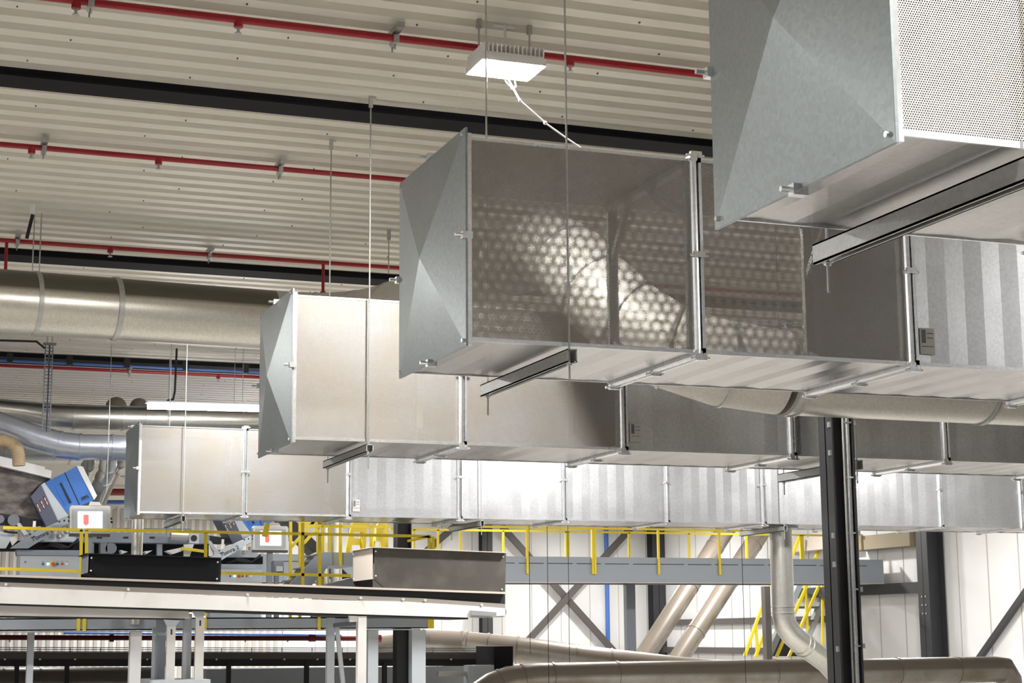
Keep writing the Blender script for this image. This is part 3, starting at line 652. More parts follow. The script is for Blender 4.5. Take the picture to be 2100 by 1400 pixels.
# hoppers
def hopper(xl, xb, tl, tr, bl, br, mfront, mside, rimc, lab, Y=YC+.02):
    "front face tl tr br bl; xb: where the rear edge of the left side shows"
    A_, B_, C_, D_ = at(*tl, Y=Y), at(*tr, Y=Y), at(*br, Y=Y), at(*bl, Y=Y)
    yb = min(at(xb, tl[1], X=A_.x).y, Y+.95); dv = Vector((0, yb-Y, 0))
    t = empty('hopper', (A_.x, Y, min(C_.z, D_.z))); tag(t, lab, 'hopper', 'hoppers on the belt conveyor')
    MB().prism([A_, B_, C_, D_], (0, .012, 0)).build('front_plate', mfront, t)
    MB().prism([A_+dv, B_+dv, C_+dv, D_+dv], (0, .012, 0)).build('back_plate', mfront, t)
    s1 = Vector((.012, 0, 0)); z_ = (A_.z-D_.z)
    MB().prism([A_, A_+dv, D_+dv+Vector((0, 0, z_*.22)), D_+Vector((0, 0, z_*.22))], s1).build('side_plate', mside, t)
    MB().prism([D_+Vector((0, 0, z_*.22)), D_+dv+Vector((0, 0, z_*.22)), D_+dv+Vector((.12, 0, 0)), D_+Vector((.12, 0, 0))], s1).build('side_apron', BLACKS, t)
    MB().prism([B_, B_+dv, C_+dv, C_], s1).build('side_plate', mfront, t)
    b = MB(); e = Vector((0, -.07, 0)); up = Vector((0, 0, .008))
    b.prism([A_+e, B_+e, B_+Vector((0, .02, 0)), A_+Vector((0, .02, 0))], up)
    b.prism([A_+Vector((-.04, -.07, 0)), A_+Vector((.02, 0, 0)), A_+dv+Vector((.02, 0, 0)), A_+dv+Vector((-.04, 0, 0))], up)
    b.build('rim', rimc, t)
    for p in (A_+Vector((.03, -.005, -.04)), B_+Vector((-.03, -.005, -.04)), C_+Vector((-.03, -.005, .04)), D_+Vector((.03, -.005, z_*.3)), A_+dv+Vector((-.006, -.05, -.04)), D_+dv+Vector((-.006, -.05, z_*.28))):
        MB().tube([p-Vector((0, .008, 0)), p+Vector((0, .01, 0))], .010, 10).build('bolt', GSCR, t)
    return t
hopper(None, 724, (765, 1123), (1036, 1134), (765, 1205), (1034, 1215), HOPB, BEIGE, BEIGE, 'dusty brown open hopper on the right end of the belt conveyor')
hopper(None, 168, (182, 1136), (452, 1145), (180, 1184), (450, 1194), BLACKS, GREYD, BLACKS, 'black open hopper on the middle of the belt conveyor')
# mezzanine beam with columns under the sorters
YM = 21.6
z1_ = at(400, 1266, Y=YM).z; z0_ = at(400, 1291, Y=YM).z; xe = at(877, 1280, Y=YM).x
t = empty('mezzanine_frame', (2, YM, 0)); tag(t, 'blue-grey steel platform frame with yellow straps below the belt conveyor', 'platform frame')
MB().box((-6, YM, z0_), (xe, YM+.02, z1_)).box((-6, YM, z0_), (xe, YM+.16, z0_+.015)).box((-6, YM, z1_-.015), (xe, YM+.16, z1_)).build('edge_beam', GREY, t)
MB().box((-6, YM-.01, z0_-.02), (xe-.1, YM+.03, z0_-.004)).build('bottom_conduit', G_BRIGHT, t)
MB().box((xe, YM-.01, z0_), (xe+.085, YM+.16, z1_)).build('end_plate', YEL, t)
for px in (161, 173, 420, 654):
    q = at(px, 1280, Y=YM); MB().box((q.x-.02, YM-.012, z0_), (q.x+.02, YM-.001, z1_)).build('strap', YEL, t)
for (xa, xb_, mm, dy) in ((755, 776, LGREY, .0), (845, 873, LGREY, .0), (268, 291, WHITE, .05), (58, 71, LGREY, .4)):
    a_ = at(xa, 1300, Y=YM+dy); c_ = at(xb_, 1300, Y=YM+dy)
    MB().box((a_.x, YM+dy, 0), (c_.x, YM+dy+.15, z0_-.02)).build('column', mm, t)
MB().box((-6, YM+.16, z1_-.03), (xe, 27.5, z1_-.0)).build('deck', GREYD, t)
# fire main, trays, low conveyor
t = empty('fire_main', at(300, 1308, Y=26.2)); tag(t, 'dark red fire main with flanged right end low behind the legs', 'pipe')
a_ = at(-60, 1306.5, Y=26.2); c_ = at(778, 1309, Y=26.2)
MB().tube([a_, c_], .038, 14).build('pipe_run', REDD, t)
MB().tube([c_-Vector((.03, 0, 0)), c_+Vector((.02, 0, 0))], .07, 16).build('flange', REDD, t)
q = at(229, 1308, Y=26.2); MB().tube([q-Vector((.03, 0, 0)), q+Vector((.03, 0, 0))], .055, 16).build('flange', REDD, t)
q = at(640, 1308, Y=26.2); MB().tube([q-Vector((.05, 0, 0)), q+Vector((.05, 0, 0))], .055, 16).build('flange', REDD, t)
for px in (20, 503, 590): q = at(px, 1316, Y=26.2); MB().tube([q, q+Vector((0, 0, .05))], .012, 8).build('sprinkler_head', G_BRIGHT, t)
a_ = at(130, 1298, Y=28); c_ = at(700, 1302, Y=28)
tag(MB().tube([a_, c_], .018, 10).tube([(a_.x+1, 28, a_.z), (a_.x+1, 28, CEIL-.002)], .004, 6).tube([(c_.x-1, 28, c_.z), (c_.x-1, 28, CEIL-.002)], .004, 6).build('blue_pipe', BLUEP), 'blue pipe just above the dark red fire main at the lower left', 'pipe')
t = empty('cable_tray', at(300, 1331, Y=25.5)); tag(t, 'thin wire cable tray just above the dark low conveyor', 'cable tray')
for py in (1328, 1332, 1336): MB().tube([at(-60, py-1, Y=25.5), at(985, py+1, Y=25.5)], .006, 6).build('tray_wire', BLACK, t)
for px in range(20, 980, 62): MB().bar(at(px, 1327, Y=25.5), at(px, 1337, Y=25.5), .01, .01, (0, 1, 0)).build('tray_stirrup', G_STRUT, t)
YL = 24.9
t = empty('low_conveyor', (3, YL, 0)); tag(t, 'dark low conveyor running along the bottom left behind the legs', 'conveyor')
pslab('side_panel', [(-60, 1336), (985, 1338), (985, 1351), (-60, 1351)], YL, .05, BRN, t)
pslab('belt', [(-60, 1351), (985, 1351), (985, 1365), (-60, 1366)], YL+.05, .5, BLACK, t)
for px in (35, 138, 470, 630, 790): 
    a_ = at(px, 1366, Y=YL+.02); MB().box((a_.x-.03, YL+.02, 0), (a_.x+.03, YL+.1, a_.z+.06)).build('support', BLACK, t)
for px in (10, 82, 154, 302, 444, 515, 583, 651, 718, 870, 925):
    q = at(px, 1351.5, Y=YL); MB().tube([q-Vector((0, .01, 0)), q+Vector((0, .01, 0))], .014, 8).build('bolt', GSCR, t)
a_ = at(424, 1372, Y=25.6); c_ = at(988, 1372, Y=25.6)
tag(MB().box((a_.x, 25.6, 0), (c_.x, 26.4, a_.z)).build('machine_casing', LGREY), 'pale grey machine casing at the bottom edge under the dark low conveyor', 'machine housing')
a_ = at(1013, 1325, Y=23.9); c_ = at(1052, 1325, Y=23.9)
t = empty('black_box', (a_.x, 23.9, 0)); tag(t, 'black box at the end of the low conveyor with a small grey box beside it', 'machine box')
MB().box((a_.x, 23.9, 0), (c_.x, 24.7, a_.z)).build('housing', BLACKS, t)
e_ = at(960, 1364, Y=23.9); f_ = at(988, 1364, Y=23.9)
MB().box((e_.x, 23.9, e_.z-.3), (a_.x, 24.1, e_.z)).build('junction_box', LGREY, t)
pslab('bracket', [(900, 1376), (960, 1377), (960, 1386), (898, 1386)], 23.95, .05, G_STRUT, t)
# front railings
YR = 21.25
def railing(lab, Y, bars, posts, w_=.036, m=YEL, parts=()):
    a0 = at(*bars[0][0], Y=Y); t = empty('yellow_railing', a0); tag(t, lab, 'railing', 'yellow safety railings')
    for i, b_ in enumerate(bars):
        rod(b_[0], b_[1], Y, w_, b_[2] if len(b_) > 2 else None).build('rail', m, t)
    for p_ in posts:
        rod(p_[0], p_[1], Y, p_[2] if len(p_) > 2 else w_).build('post', m, t)
    return t
railing('short yellow railing at the left edge in front of the first sorter', YR, [((6, 1081.5), (169, 1086.5)), ((-60, 1164), (163, 1171))], [((167, 1086), (164, 1262))])
railing('long yellow railing running from the first screen to the right of the brown hopper', YR, [((175, 1085.5), (884, 1099.5)), ((452, 1174.5), (719, 1180)), ((836, 1109), (880, 1100))],
        [((177.5, 1087), (176, 1262)), ((422, 1092), (421, 1262)), ((620.5, 1071), (620.5, 1262)), ((655.5, 1096), (655.5, 1262)), ((880, 1100), (881, 1262)), ((888, 1100), (889, 1262))])
tag(slab([(544, 1071), (554, 1073), (549, 1101), (538, 1099)], YR-.08, .04).build('yellow_plate', YEL), 'small yellow plate leaning on the long railing by the second screen', 'plate')
YG = 24.2
railing('yellow stair cage with slanted bars between the second screen and the brown hopper', YG,
        [((623, 1078), (801, 1080)), ((598, 1121), (645, 1067)), ((623, 1114), (664, 1068)), ((615, 1072), (660, 1072))],
        [((596, 1064), (595, 1290)), ((615, 1068), (615, 1290)), ((652, 1068), (652, 1290)), ((661.5, 1068), (661.5, 1290)), ((677, 1074), (677, 1156)), ((698, 1068), (698, 1160)), ((761, 1072), (761, 1190)), ((791, 1070), (791, 1190), .06), ((836, 1072), (836, 1190))], w_=.04)
# yellow machine guards
for i, (pts, cut, lab) in enumerate((
    ([(709, 1134), (713, 1106), (723, 1071), (753, 1071), (750, 1134)], [(726, 1090, 739, 1104), (721, 1117, 739, 1134)], 'left yellow machine guard plate with cut-outs above the brown hopper'),
    ([(766, 1134), (768, 1110), (776, 1071), (792, 1071), (792, 1134)], [(768, 1109, 780, 1122)], 'right yellow machine guard plate with a cut-out above the brown hopper'))):
    t = empty('machine_guard', at(*pts[0], Y=25.4)); tag(t, lab, 'machine guard', 'yellow machine guards')
    x0_, x1_ = pts[0][0], pts[-1][0]
    if i == 0:
        polys = [[(709, 1134), (713, 1106), (723, 1071), (726, 1071), (726, 1104), (722, 1117), (721, 1134)], [(726, 1071), (753, 1071), (752, 1090), (726, 1090)], [(739, 1090), (752, 1090), (750, 1134), (739, 1134)], [(726, 1104), (739, 1104), (739, 1117), (722, 1117)]]
    else:
        polys = [[(764, 1134), (766, 1110), (776, 1071), (792, 1071), (792, 1109), (770, 1109), (768, 1134)], [(781, 1109), (792, 1109), (792, 1134), (781, 1134)]]
    b = MB()
    for pg in polys: b.prism([at(x, y, Y=25.4) for x, y in pg], (0, .04, 0))
    b.build('guard_plate', YEL, t)
    q_ = at(738 if i == 0 else 781, 1130, Y=25.45); MB().box((q_.x-.04, 25.43, z1_), (q_.x+.04, 25.5, q_.z)).build('guard_foot', YEL, t)
    pslab('guard_rib', [(744, 1090), (747, 1090), (746, 1134), (743, 1134)] if i == 0 else [(772, 1080), (776, 1073), (774, 1109), (771, 1109)], 25.3, .1, YEL, t)
# stair with blue grey stringers
t = empty('blue_grey_stair', at(640, 1190, Y=23.6)); tag(t, 'blue-grey steel stair rising to the right inside the yellow cage', 'stair')
pslab('stringer', [(590, 1202), (648, 1140), (664, 1132), (681, 1132), (681, 1152), (636, 1204)], 23.5, .03, GREY, t)
pslab('stringer', [(575, 1202), (632, 1140), (648, 1132), (660, 1132), (655, 1145), (606, 1203)], 24.3, .03, LGREY, t)
pslab('landing_channel', [(664, 1132), (735, 1133), (735, 1160), (664, 1157)], 24.35, 1.2, GREY, t)
for k in range(5):
    x_0 = 602+k*12; y_0 = 1190-k*13
    a_ = at(x_0, y_0, Y=23.55); MB().box((a_.x, 23.53, a_.z), (a_.x+.14, 24.3, a_.z+.02)).build('tread', GREYD, t)
for (px, w__) in ((668, .055), (690, .09)):
    a_ = at(px, 1150, Y=26.6); tag(MB().tube([(a_.x, 26.6, z1_), (a_.x, 26.6, 4.0)], w__, 16).build('upright_pipe', G_PIPE), 'upright silver pipe behind the yellow stair cage, ' + ('thin one at left' if px == 668 else 'thick one at right'), 'pipe', 'upright pipes behind the cage')
tag(MB().bar(at(575, 1060, Y=27.2), at(748, 1236, Y=27.2), .5, .16).build('incline_conveyor', BLACK), 'black inclined conveyor going down to the right behind the second screen', 'conveyor')
tag(slab([(655, 1202), (728, 1183), (728, 1203), (728, 1273), (650, 1273)], 22.9, .4).build('chute', GREYD), 'dark grey chute with sloping top left of the brown hopper', 'chute')
# ------------------------------------------------------------------ optical sorters
def sorter(n, Y, mp, lab):
    P = lambda pts: [mp(x, y) for x, y in pts]
    t = empty('optical_sorter', at(*mp(88, 1140), Y=Y)); tag(t, lab, 'sorting machine', 'blue and grey sorting machines')
    pslab('blue_cabinet', P([(91, 990), (157, 956), (193, 1025), (166, 1036), (138, 1053)]), Y+.2, .7, BLUE, t)
    w0 = pslab('white_edge_cover', P([(157, 955), (170, 956), (199, 1016), (193, 1025)]), Y+.19, .72, WHITE, t)
    pslab('door_seam', P([(132, 969), (133.5, 968), (164, 1034), (162.5, 1035)]), Y+.195, .01, TXT, t)
    pslab('door_handle', P([(123, 990), (126, 989), (147, 1030), (143, 1032)]), Y+.185, .02, TXT, t)
    pslab('handle_recess', P([(112, 996), (123, 990), (143, 1032), (132, 1037)]), Y+.196, .01, mat('recess_blue', (.03, .15, .50), .6), t)
    a_ = at(*mp(169, 1027), Y=Y+.19); c_ = at(*mp(189, 1017), Y=Y+.19)
    text('lettering', 'FPS', a_, (c_-a_).length/2.02, c_-a_, TXT, t, .003)
    pslab('lamp_box_side', P([(84, 994), (91, 989), (141, 1058), (138, 1063), (119, 1069)]), Y+.02, .6, LGREY, t)
    fb = pslab('lamp_box_front', P([(63, 1018), (84, 993), (119, 1068), (95, 1079)]), Y, .6, mat('slate_box_paint', (.09, .10, .15), .5), t)
    for (x, y) in ((76, 1036), (84, 1029), (91, 1022)):
        pslab('lamp_slot', P([(x-2.5, y-4), (x, y-5), (x+9, y+12), (x+6.5, y+14)]), Y-.01, .011, BLACK, t)
        for k in (0, 1): pslab('lamp_window', P([(x-1+k*4, y-2+k*8), (x+1+k*4, y-3+k*8), (x+4+k*4, y+4+k*8), (x+2+k*4, y+5+k*8)]), Y-.014, .005, PINK, t)
    pslab('boom', P([(20, 1124), (50, 1104), (36, 1070), (42, 1072), (60, 1096), (139, 1060), (143, 1071), (58, 1124)]), Y-.12, .08, GREY if n == 1 else LGREY, t)
    a_ = at(*mp(66, 1110.5), Y=Y-.125); c_ = at(*mp(107, 1092), Y=Y-.125)
    text('lettering', f'Tomra {n}', a_, (c_-a_).length/3.25, c_-a_, TXT, t, .003)
    b = MB()
    for (x, y) in ((62, 1095), (70, 1100), (122, 1069), (132, 1067)):
        q = at(*mp(x, y), Y=Y-.13); b.tube([q, q+Vector((0, .02, 0))], .012, 8)
    b.build('boom_bolts', BLACK, t)
    pslab('belt_loop', P([(-40, 1052), (14, 1056), (90, 1066), (92, 1077), (60, 1080), (20, 1077), (-40, 1074)]), Y+.15, .08, BLACK, t)
    for (x, y, r_) in ((28, 1066, .075), (0, 1064, .055)):
        q = at(*mp(x, y), Y=Y+.10); MB().tube([q, q+Vector((0, .12, 0))], r_, 18).build('belt_drum', GREYD, t)
    pslab('frame_beam', P([(34, 1127), (166, 1128), (166, 1139), (36, 1138)]), Y-.05, .3, GREY, t)
    pslab('cross_beam', P([(85, 1092), (152, 1096), (160, 1111), (82, 1110)]), Y+.3, .2, LGREY, t)
    pslab('machine_bed', P([(-40, 1108), (166, 1109), (166, 1127), (-40, 1127)]), Y+.5, .5, BLACKS, t)
    b = MB()
    for k in range(4):
        b.tube([at(*mp(80+k*5, 1125-k), Y=Y+.1), at(*mp(105, 1119-k*2), Y=Y+.05), at(*mp(125, 1123-k*2), Y=Y+.05), at(*mp(140, 1122), Y=Y+.1), at(*mp(160, 1108-k), Y=Y+.2)], .012, 8)
    b.build('cable_bundle', BLACK, t)
    pslab('side_bracket', P([(-40, 1088), (10, 1090), (28, 1096), (12, 1124), (-40, 1124)]), Y-.02, .05, LGREY, t)
    pslab('bracket_window', P([(19, 1103), (34, 1097), (36, 1108), (25, 1119)]), Y-.025, .02, OFFW, t)
    pslab('upper_bracket', P([(68, 1068), (74, 1068), (73, 1080), (67, 1080)]), Y-.04, .03, WHITE, t)
    pslab('side_clamp', P([(34, 1074), (40, 1072), (58, 1094), (50, 1098)]), Y-.16, .04, LGREY, t)
    pslab('pivot_plate', P([(118, 1066), (142, 1056), (146, 1072), (128, 1082)]), Y-.03, .03, GREY, t)
    MB().tube([at(*mp(8, 1089), Y=Y-.1), at(*mp(20, 1091), Y=Y-.1), at(*mp(36, 1092), Y=Y-.1)], .014, 8).build('hydraulic_hose', BLACK, t)
    for (x, y) in ((135, 1090), (142, 1082), (120, 1100)): MB().sphere(at(*mp(x, y), Y=Y+.1), .03, nu=8, nv=6).build('fitting', G_STRUT, t)
    return t
def cabinet(n, Y, mp, lab):
    P = lambda pts: [mp(x, y) for x, y in pts]
    t = empty('control_cabinet', at(*mp(100, 1200), Y=Y)); tag(t, lab, 'control cabinet', 'control cabinets under the sorters')
    a_ = at(*mp(42, 1139.5), Y=Y); c_ = at(*mp(164, 1139.5), Y=Y)
    MB().box((a_.x, Y, z1_), (c_.x, Y+.35, a_.z)).build('housing', LGREY, t)
    for x, m_, r_ in ((88, BLUB, 2.6), (98.5, GRNL, 2.6), (117.5, GRNB, 2.6), (127.3, REDB, 2.6), (137, WHITE, 2.6)):
        q = at(*mp(x, 1156), Y=Y); MB().tube([q-Vector((0, .012, 0)), q+Vector((0, .01, 0))], .016, 12).build('push_button', m_, t)
        MB().cbox(q+Vector((0, 0, .03)), (.028, .006, .014)).build('button_plate', STICK, t)
    q = at(*mp(108.5, 1156), Y=Y); MB().tube([q-Vector((0, .008, 0)), q], .032, 16).build('stop_collar', YEL, t); MB().tube([q-Vector((0, .03, 0)), q], .022, 16).build('stop_button', REDB, t)
    q = at(*mp(52, 1152), Y=Y); MB().tube([q-Vector((0, .006, 0)), q], .014, 12).build('lock', GREYD, t)
    return t
def screen(n, Y, mp, lab, mtop):
    P = lambda pts: [mp(x, y) for x, y in pts]
    t = empty('screen_terminal', at(*mp(185, 1094), Y=Y)); tag(t, lab, 'screen', 'operator screens')
    pslab('housing', P([(143, 1040), (147, 1036), (224, 1037), (227, 1042), (226, 1094), (143, 1093)]), Y, .14, mtop, t)
    pslab('bezel', P([(148, 1043), (221, 1044), (220, 1091), (148, 1090)]), Y-.012, .014, LGREY, t)
    pslab('display', P([(160, 1048.5), (210, 1049), (210, 1083), (160, 1082.5)]), Y-.018, .008, SCREEN, t)
    pslab('red_gauge', P([(171, 1055), (182, 1055), (182, 1074), (176.5, 1077.5), (171, 1074)]), Y-.021, .004, SCRR, t)
    pslab('cyan_gauge', P([(189, 1056), (199.5, 1056), (199.5, 1074), (194, 1078), (189, 1074)]), Y-.021, .004, SCRC, t)
    pslab('header_line', P([(161, 1051.5), (209, 1052), (209, 1053), (161, 1052.5)]), Y-.020, .003, mat('screen_blue', (.3, .4, .8), .3, emit=(.45, .55, .95), estr=.8), t)
    pslab('hanging_lug', P([(182, 1036), (185, 1028), (204, 1029), (208, 1036)]), Y+.03, .03, STAIN, t)
    pslab('underside', P([(143, 1093), (226, 1094), (226, 1100), (143, 1099)]), Y+.01, .12, BRN, t)
    for (x, y) in ((142, 1060), (142, 1068), (228, 1063), (229, 1070)):
        q = at(*mp(x, y), Y=Y+.05); MB().sphere(q, .016).build('knob', BLACK, t)
    a_ = at(*mp(183, 1100), Y=Y+.07); MB().box((a_.x-.04, Y+.05, z1_), (a_.x+.04, Y+.12, a_.z)).build('stand', GREY, t)
    return t
m1 = lambda x, y: (x, y)
m2 = lambda x, y: (472+(x-88)*.86, 1181+(y-1156)*.86)
sorter(1, 23.0, m1, 'blue and grey sorting machine reading Tomra 1 at the left edge')
sorter(2, 26.4, m2, 'blue and grey sorting machine reading Tomra 2, half hidden under the farthest duct')
cabinet(1, 22.7, m1, 'pale control cabinet with a row of buttons behind the left edge railing')
cabinet(2, 26.0, m2, 'pale control cabinet with a row of buttons right of the black hopper')
screen(1, 22.3, m1, 'operator screen with red and cyan bars beside the first blue machine', STAIN)
screen(2, 25.7, m2, 'operator screen with red and cyan bars right of the Tomra 2 lettering', WHITE)
# dusty hood feeding the first sorter
t = empty('feed_hood', at(0, 1050, Y=23.3)); tag(t, 'scuffed dark feed hood with a white lid at the left edge', 'feed hood')
pslab('hood_side', [(-60, 938), (0, 952), (104, 977), (80, 1000), (63, 1018), (88, 1063), (0, 1052), (-60, 1044)], 23.25, .8, MOTT, t)
pslab('lid', [(-60, 922), (0, 935), (92, 957), (92, 961), (106, 965), (104, 980), (0, 955), (-60, 942)], 23.1, 1.0, WHITE, t)
pslab('rubber_curtain', [(64, 1012), (78, 995), (102, 977), (104, 982), (90, 991), (82, 996), (67, 1014)], 23.2, .8, BLACK, t)
# feed conveyor between the two sorters
t = empty('feed_conveyor', at(300, 1120, Y=25.2)); tag(t, 'grey feed conveyor with slotted beam between the two sorting machines', 'conveyor')
pslab('top_edge', [(150, 1082), (392, 1083), (392, 1087), (150, 1086)], 25.15, .4, GREYD, t)
pslab('slotted_beam', [(150, 1090), (428, 1094), (428, 1114), (150, 1111)], 25.2, .3, GREY, t)
for px in (258, 312, 204): pslab('slot', [(px-5.5, 1100), (px+5.5, 1100), (px+5.5, 1104), (px-5.5, 1104)], 25.195, .004, BLACK, t)
pslab('belt_shadow_box', [(150, 1111), (428, 1114), (428, 1142), (150, 1140)], 25.6, .3, BLACKS, t)
for px in (187, 327): pslab('upright', [(px-5, 1112), (px+6, 1112), (px+6, 1273), (px-5, 1273)], 25.25, .1, GREY, t)
b = slab([(206, 1112), (220, 1112), (220, 1134), (206, 1134)], 24.9, .2); q = at(228, 1124, Y=24.9); b.tube([q, q+Vector((0, .3, 0))], .08, 14); b.build('drive_motor', GREYD, t)
b = slab([(389, 1090), (408, 1091), (408, 1114), (388, 1113)], 24.8, .2); q = at(398, 1103, Y=24.78); b.build('gearbox', LGREY, t)
MB().tube([q, q+Vector((0, .03, 0))], .045, 14).build('gearbox_hub', BLACK, t)
MB().tube([at(350, 1096, Y=24.9), at(388, 1098, Y=24.9)], .075, 14).build('gear_motor', STAIN, t)
t = empty('white_deflector', at(350, 1130, Y=24.6)); tag(t, 'pale chute plates between the feed conveyor and the black hopper', 'chute')
pslab('plate', [(340, 1129), (378, 1121), (378, 1128), (354, 1136)], 24.5, .2, OFFW, t)
pslab('plate', [(377, 1116), (398, 1115), (389, 1141), (377, 1141)], 24.55, .05, LGREY, t)
pslab('plate', [(247, 1127), (262, 1131), (250, 1136)], 24.6, .2, OFFW, t)
pslab('plate', [(296, 1130), (313, 1128), (300, 1136)], 24.6, .2, OFFW, t)
tag(rod((372, 1124), (425, 1131), 24.45, .04).build('yellow_bar', YEL), 'short yellow bar left of the Tomra 2 arm', 'bar')
# small motor with cables right of second screen
t = empty('drive_motor', at(571, 1180, Y=25)); tag(t, 'dark grey motor with looped cables under the second screen', 'motor')
pslab('motor_body', [(562, 1150), (582, 1150), (582, 1175), (562, 1175)], 25, .2, GREYD, t)
pslab('terminal_box', [(567, 1160), (580, 1161), (580, 1171), (567, 1171)], 24.93, .06, LGREY, t)
pslab('motor_foot', [(564, 1176), (572, 1176), (572, 1280), (564, 1280)], 25.05, .1, GREYD, t)
# cable ladder at left
YK = 22.0
t = empty('cable_ladder', at(97, 700, Y=YK)); tag(t, 'dark vertical cable ladder hanging in front of the silver round ducts at left', 'cable ladder')
xl = [at(x, 790, Y=YK).x for x in (90.5, 93.5, 101, 104)]; zt_ = at(97, 702, Y=YK).z; zb_ = at(97, 884, Y=YK).z
for x in (xl[0], xl[1]+.03, xl[2]-.01, xl[3]+.01): MB().box((x-.007, YK, zb_), (x+.007, YK+.03, zt_)).build('side_rail', GREYD, t)
b = MB(); nr = 26
for k in range(nr):
    z_ = zb_+(zt_-zb_)*(k+.5)/nr; b.box((xl[0], YK+.005, z_-.006), (xl[1]+.03, YK+.025, z_+.006)); b.box((xl[2]-.01, YK+.005, z_-.006), (xl[3]+.01, YK+.025, z_+.006))
o_ = b.build('rungs', GREYD, t)
b = MB(); b.box((xl[0]-.03, YK-.01, zt_-.03), (xl[3]+.05, YK+.04, zt_)); b.build('top_bracket', GREYD, t)
b = MB().tube([(xl[0]+.02, YK+.02, zt_), (xl[0]+.02, YK+.02, CEIL-.002)], .008, 6); b.tube([(xl[3], YK+.02, zt_), (xl[3], YK+.02, CEIL-.002)], .008, 6); b.build('ladder_rods', G_STRUT, t)
tag(MB().tube([at(-60, 696, Y=YK), at(75, 700, Y=YK), at(86, 709, Y=YK), at(92, 714, Y=YK)], .014, 8).build('cable', BLACK), 'black cable running from the left edge to the head of the cable ladder', 'cable')
# strap hanger near third sprinkler pipe
t = empty('strap_hanger', at(66, 418, Z=CEIL)); tag(t, 'white and black strap hanger on the roof deck above the big round duct', 'hanger')
a_ = at(67, 418, Z=CEIL-.01); ya_ = a_.y
MB().bar(a_, at(67, 440, Y=ya_), .04, .02, (0, 1, 0)).build('white_clip', WHITE, t)
MB().bar(at(67, 440, Y=ya_), at(55, 488, Y=ya_-.1), .03, .02, (0, 1, 0)).build('black_strap', BLACK, t)
# thin suspension wires and rods in the back
for i, (px, yt, yb_, Y, lab) in enumerate((
    (227, 765, 1005, 22.6, 'thin rod holding the bluish silver duct at left'),
    (349, 705, 870, 23.4, 'thin rod down to the upper silver duct left of the strip lamp cable'),
    (1122, 1085, 1420, 22.5, 'thin black wire left of the crossed bracing, passing the platform'),
    (1166, 1195, 1420, 24.6, 'faint thin wire crossing the middle of the wall bracing'),
    (1520, 1085, 1420, 22.5, 'thin black wire in front of the slanted round ducts'),
    (1085, 1085, 1340, 24.9, 'thin wire right of the brown hopper'))):
    a_ = at(px, yt, Y=Y); c_ = at(px, yb_, Y=Y)
    top = CEIL-.002 
    tag(MB().tube([(a_.x, a_.y, max(.0, c_.z)), (a_.x, a_.y, top)], .006 if i < 2 else .0045, 6).build('suspension_wire', BLACK if i > 1 else G_STRUT), lab, 'wire', 'thin suspension wires')
# ------------------------------------------------------------------ far platform at right
YP = 37.0
z1p = at(1400, 1143.5, Y=YP).z; z0p = at(1400, 1195.5, Y=YP).z; xa = at(1000, 1170, Y=YP).x; xb_ = min(at(1826, 1170, Y=YP).x, XR-.36)
t = empty('steel_platform', ((xa+xb_)/2, YP, z0p)); tag(t, 'long blue-grey platform beam under the yellow railing by the far wall', 'platform')
MB().box((xa-6, YP, z0p+.02), (xb_, YP+.03, z1p)).build('edge_beam', GREY, t)
MB().box((xa-6, YP-.03, z0p), (xb_, YP+.2, z0p+.02)).build('bottom_flange', BEIGE, t)
MB().box((xa-6, YP+.03, z1p-.16), (xb_, YP+2.0, z1p-.12)).build('deck', GREYD, t)
MB().box((xa-6, YP+2.0, z0p+.02), (xb_, YP+2.03, z1p)).build('back_beam', GREY, t)
zs = at(1400, 1157, Y=YP).z; b = MB(); x = xa-5
while x < xb_-.4: b.box((x, YP-.004, zs-.008), (x+.62, YP+.001, zs+.008)); x += .72
b.build('toe_board_gap', BLACK, t)
for px in (1290, 1829-30):
    a_ = at(px, 1200, Y=YP+1.9); MB().box((a_.x-.12, YP+1.8, 0), (a_.x+.12, YP+1.98, z0p+.03)).build('support_column', GREYD, t)
def frail(Y, xs, z_top, z_bot, x0, x1, lab, wp=.05, dbl=()):
    t = empty('far_railing', (x0, Y, z_bot)); tag(t, lab, 'railing', 'yellow safety railings')
    MB().bar((x0, Y, z_top), (x1, Y, z_top), wp, wp).build('rail', YEL, t)
    for i, x in enumerate(xs):
        MB().box((x-wp/2, Y-wp/2, z_bot), (x+wp/2, Y+wp/2, z_top)).build('post', YEL, t)
        if i in dbl: MB().box((x+wp*.7, Y-wp/2, z_bot), (x+wp*1.7, Y+wp/2, z_top)).build('post', YEL, t)
zt1 = at(1218, 1083, Y=YP-.05).z; zb1 = at(1218, 1177, Y=YP-.05).z
frail(YP-.04, [at(px, 1120, Y=YP-.04).x for px in (944, 1081, 1215, 1350, 1475, 1600)], zt1, zb1, at(944, 1085, Y=YP).x, at(1600, 1090, Y=YP).x, 'near yellow railing of the far platform, its posts bolted to the beam face', dbl=(2,))
zt2 = at(1350, 1092.5, Y=YP+1.95).z
frail(YP+1.95, [at(px, 1120, Y=YP+1.95).x for px in (849, 898, 1032, 1161, 1290, 1413, 1531, 1642, 1700)], zt2, z1p-.12, at(800, 1085, Y=YP+1.95).x, at(1702, 1095, Y=YP+1.95).x, 'rear yellow railing of the far platform in front of the wall bracing', dbl=(3, 7))
railing('yellow hooked post at the right end of the far platform', YP+.6, [((1744, 1094), (1758, 1096))], [((1757.5, 1096), (1758, 1150))], w_=.07)
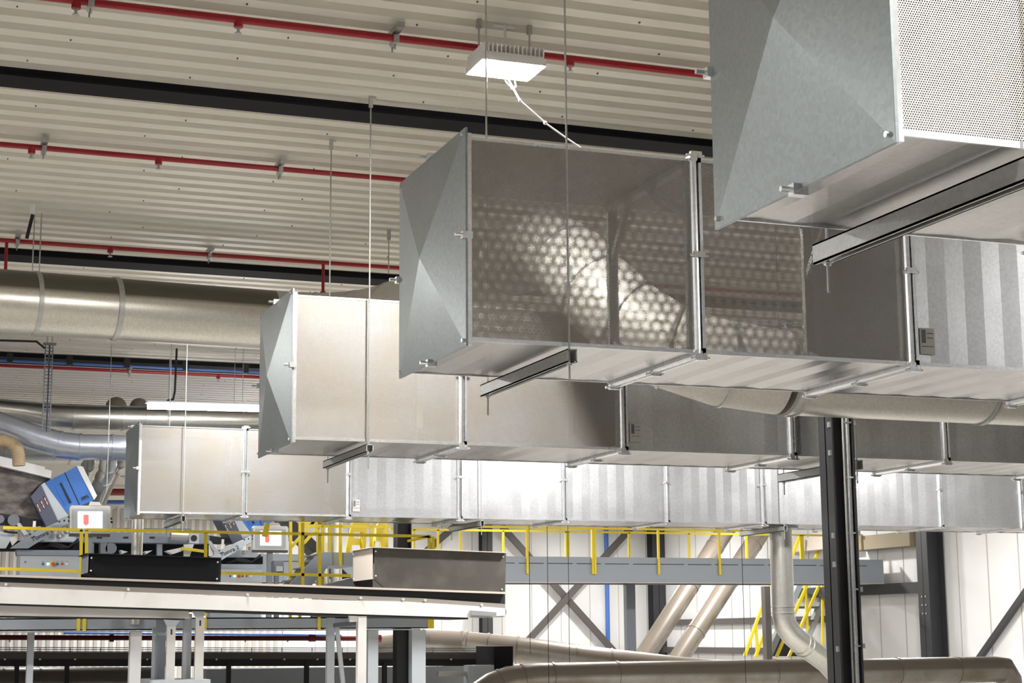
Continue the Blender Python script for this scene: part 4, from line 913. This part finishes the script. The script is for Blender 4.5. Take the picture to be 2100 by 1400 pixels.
# far stair at right
YS = 40.2
t = empty('far_stair', at(1600, 1330, Y=YS)); tag(t, 'far stair with yellow handrails going down left behind the silver elbow', 'stair')
for (a, c) in (((1527, 1345), (1577, 1202)), ((1549, 1347), (1580, 1262)), ((1622, 1145), (1640, 1100)), ((1672, 1145), (1685, 1115)), ((1628, 1260), (1655, 1200)), ((1640, 1290), (1680, 1200)), ((1592, 1347), (1612, 1300)), ((1617, 1347), (1632, 1315))):
    rod(a, c, YS, .07).build('handrail', YEL, t)
for (a, c) in (((1551, 1282), (1553, 1347)), ((1579, 1265), (1581, 1335)), ((1651, 1200), (1656, 1292)), ((1687, 1200), (1687, 1345))):
    rod(a, c, YS, .06).build('baluster', YEL, t)
rod((1572, 1352), (1640, 1195), YS+.1, .16).build('stringer', GREY, t)
rod((1640, 1345), (1695, 1210), YS+.3, .16).build('stringer', LGREY, t)
for k, yy in enumerate((1215, 1243, 1270, 1305)): pslab('tread', [(1630-k*10, yy), (1690-k*10, yy), (1690-k*10, yy+4), (1630-k*10, yy+4)], YS+.2, .3, GREYD, t)
pslab('stair_foot', [(1588, 1300), (1650, 1300), (1640, 1345), (1570, 1345)], YS+.8, .1, BLACK, t)
a_ = at(1573, 1300, Y=YS-.4)
tag(MB().box((a_.x-.08, YS-.5, 0), (a_.x+.08, YS-.3, at(1573, 1202, Y=YS-.4).z)).build('platform_post', BRN), 'grey-brown platform post just left of the silver vertical duct', 'post')

# services high on the far wall at left
q = at(100, 966, Y=46); e = at(330, 968, Y=46)
tag(MB().bar(q, e, .08, .08).bar((q.x+.5, 46, q.z), (q.x+.5, 46, CEIL-.002), .02, .02).bar((e.x-.5, 46, q.z), (e.x-.5, 46, CEIL-.002), .02, .02).build('white_rail', WHITE), 'thin white rail on the far roof behind the silver branch elbows', 'rail')
q = at(60, 1008, Y=44); e = at(330, 1009, Y=44)
tag(MB().tube([q, e], .09, 10).tube([(e.x-.6, 44, e.z), (e.x-.6, 44, CEIL-.002)], .01, 6).build('red_pipe', REDD), 'dark red pipe on the far roof left of the farthest duct cap', 'pipe')
q = at(60, 1029, Y=44.6); e = at(330, 1030, Y=44.6)
tag(MB().tube([q, e], .06, 10).tube([(e.x-.7, 44.6, e.z), (e.x-.7, 44.6, CEIL-.002)], .01, 6).build('blue_pipe', BLUEP), 'blue pipe on the far roof just above the first operator screen', 'pipe')
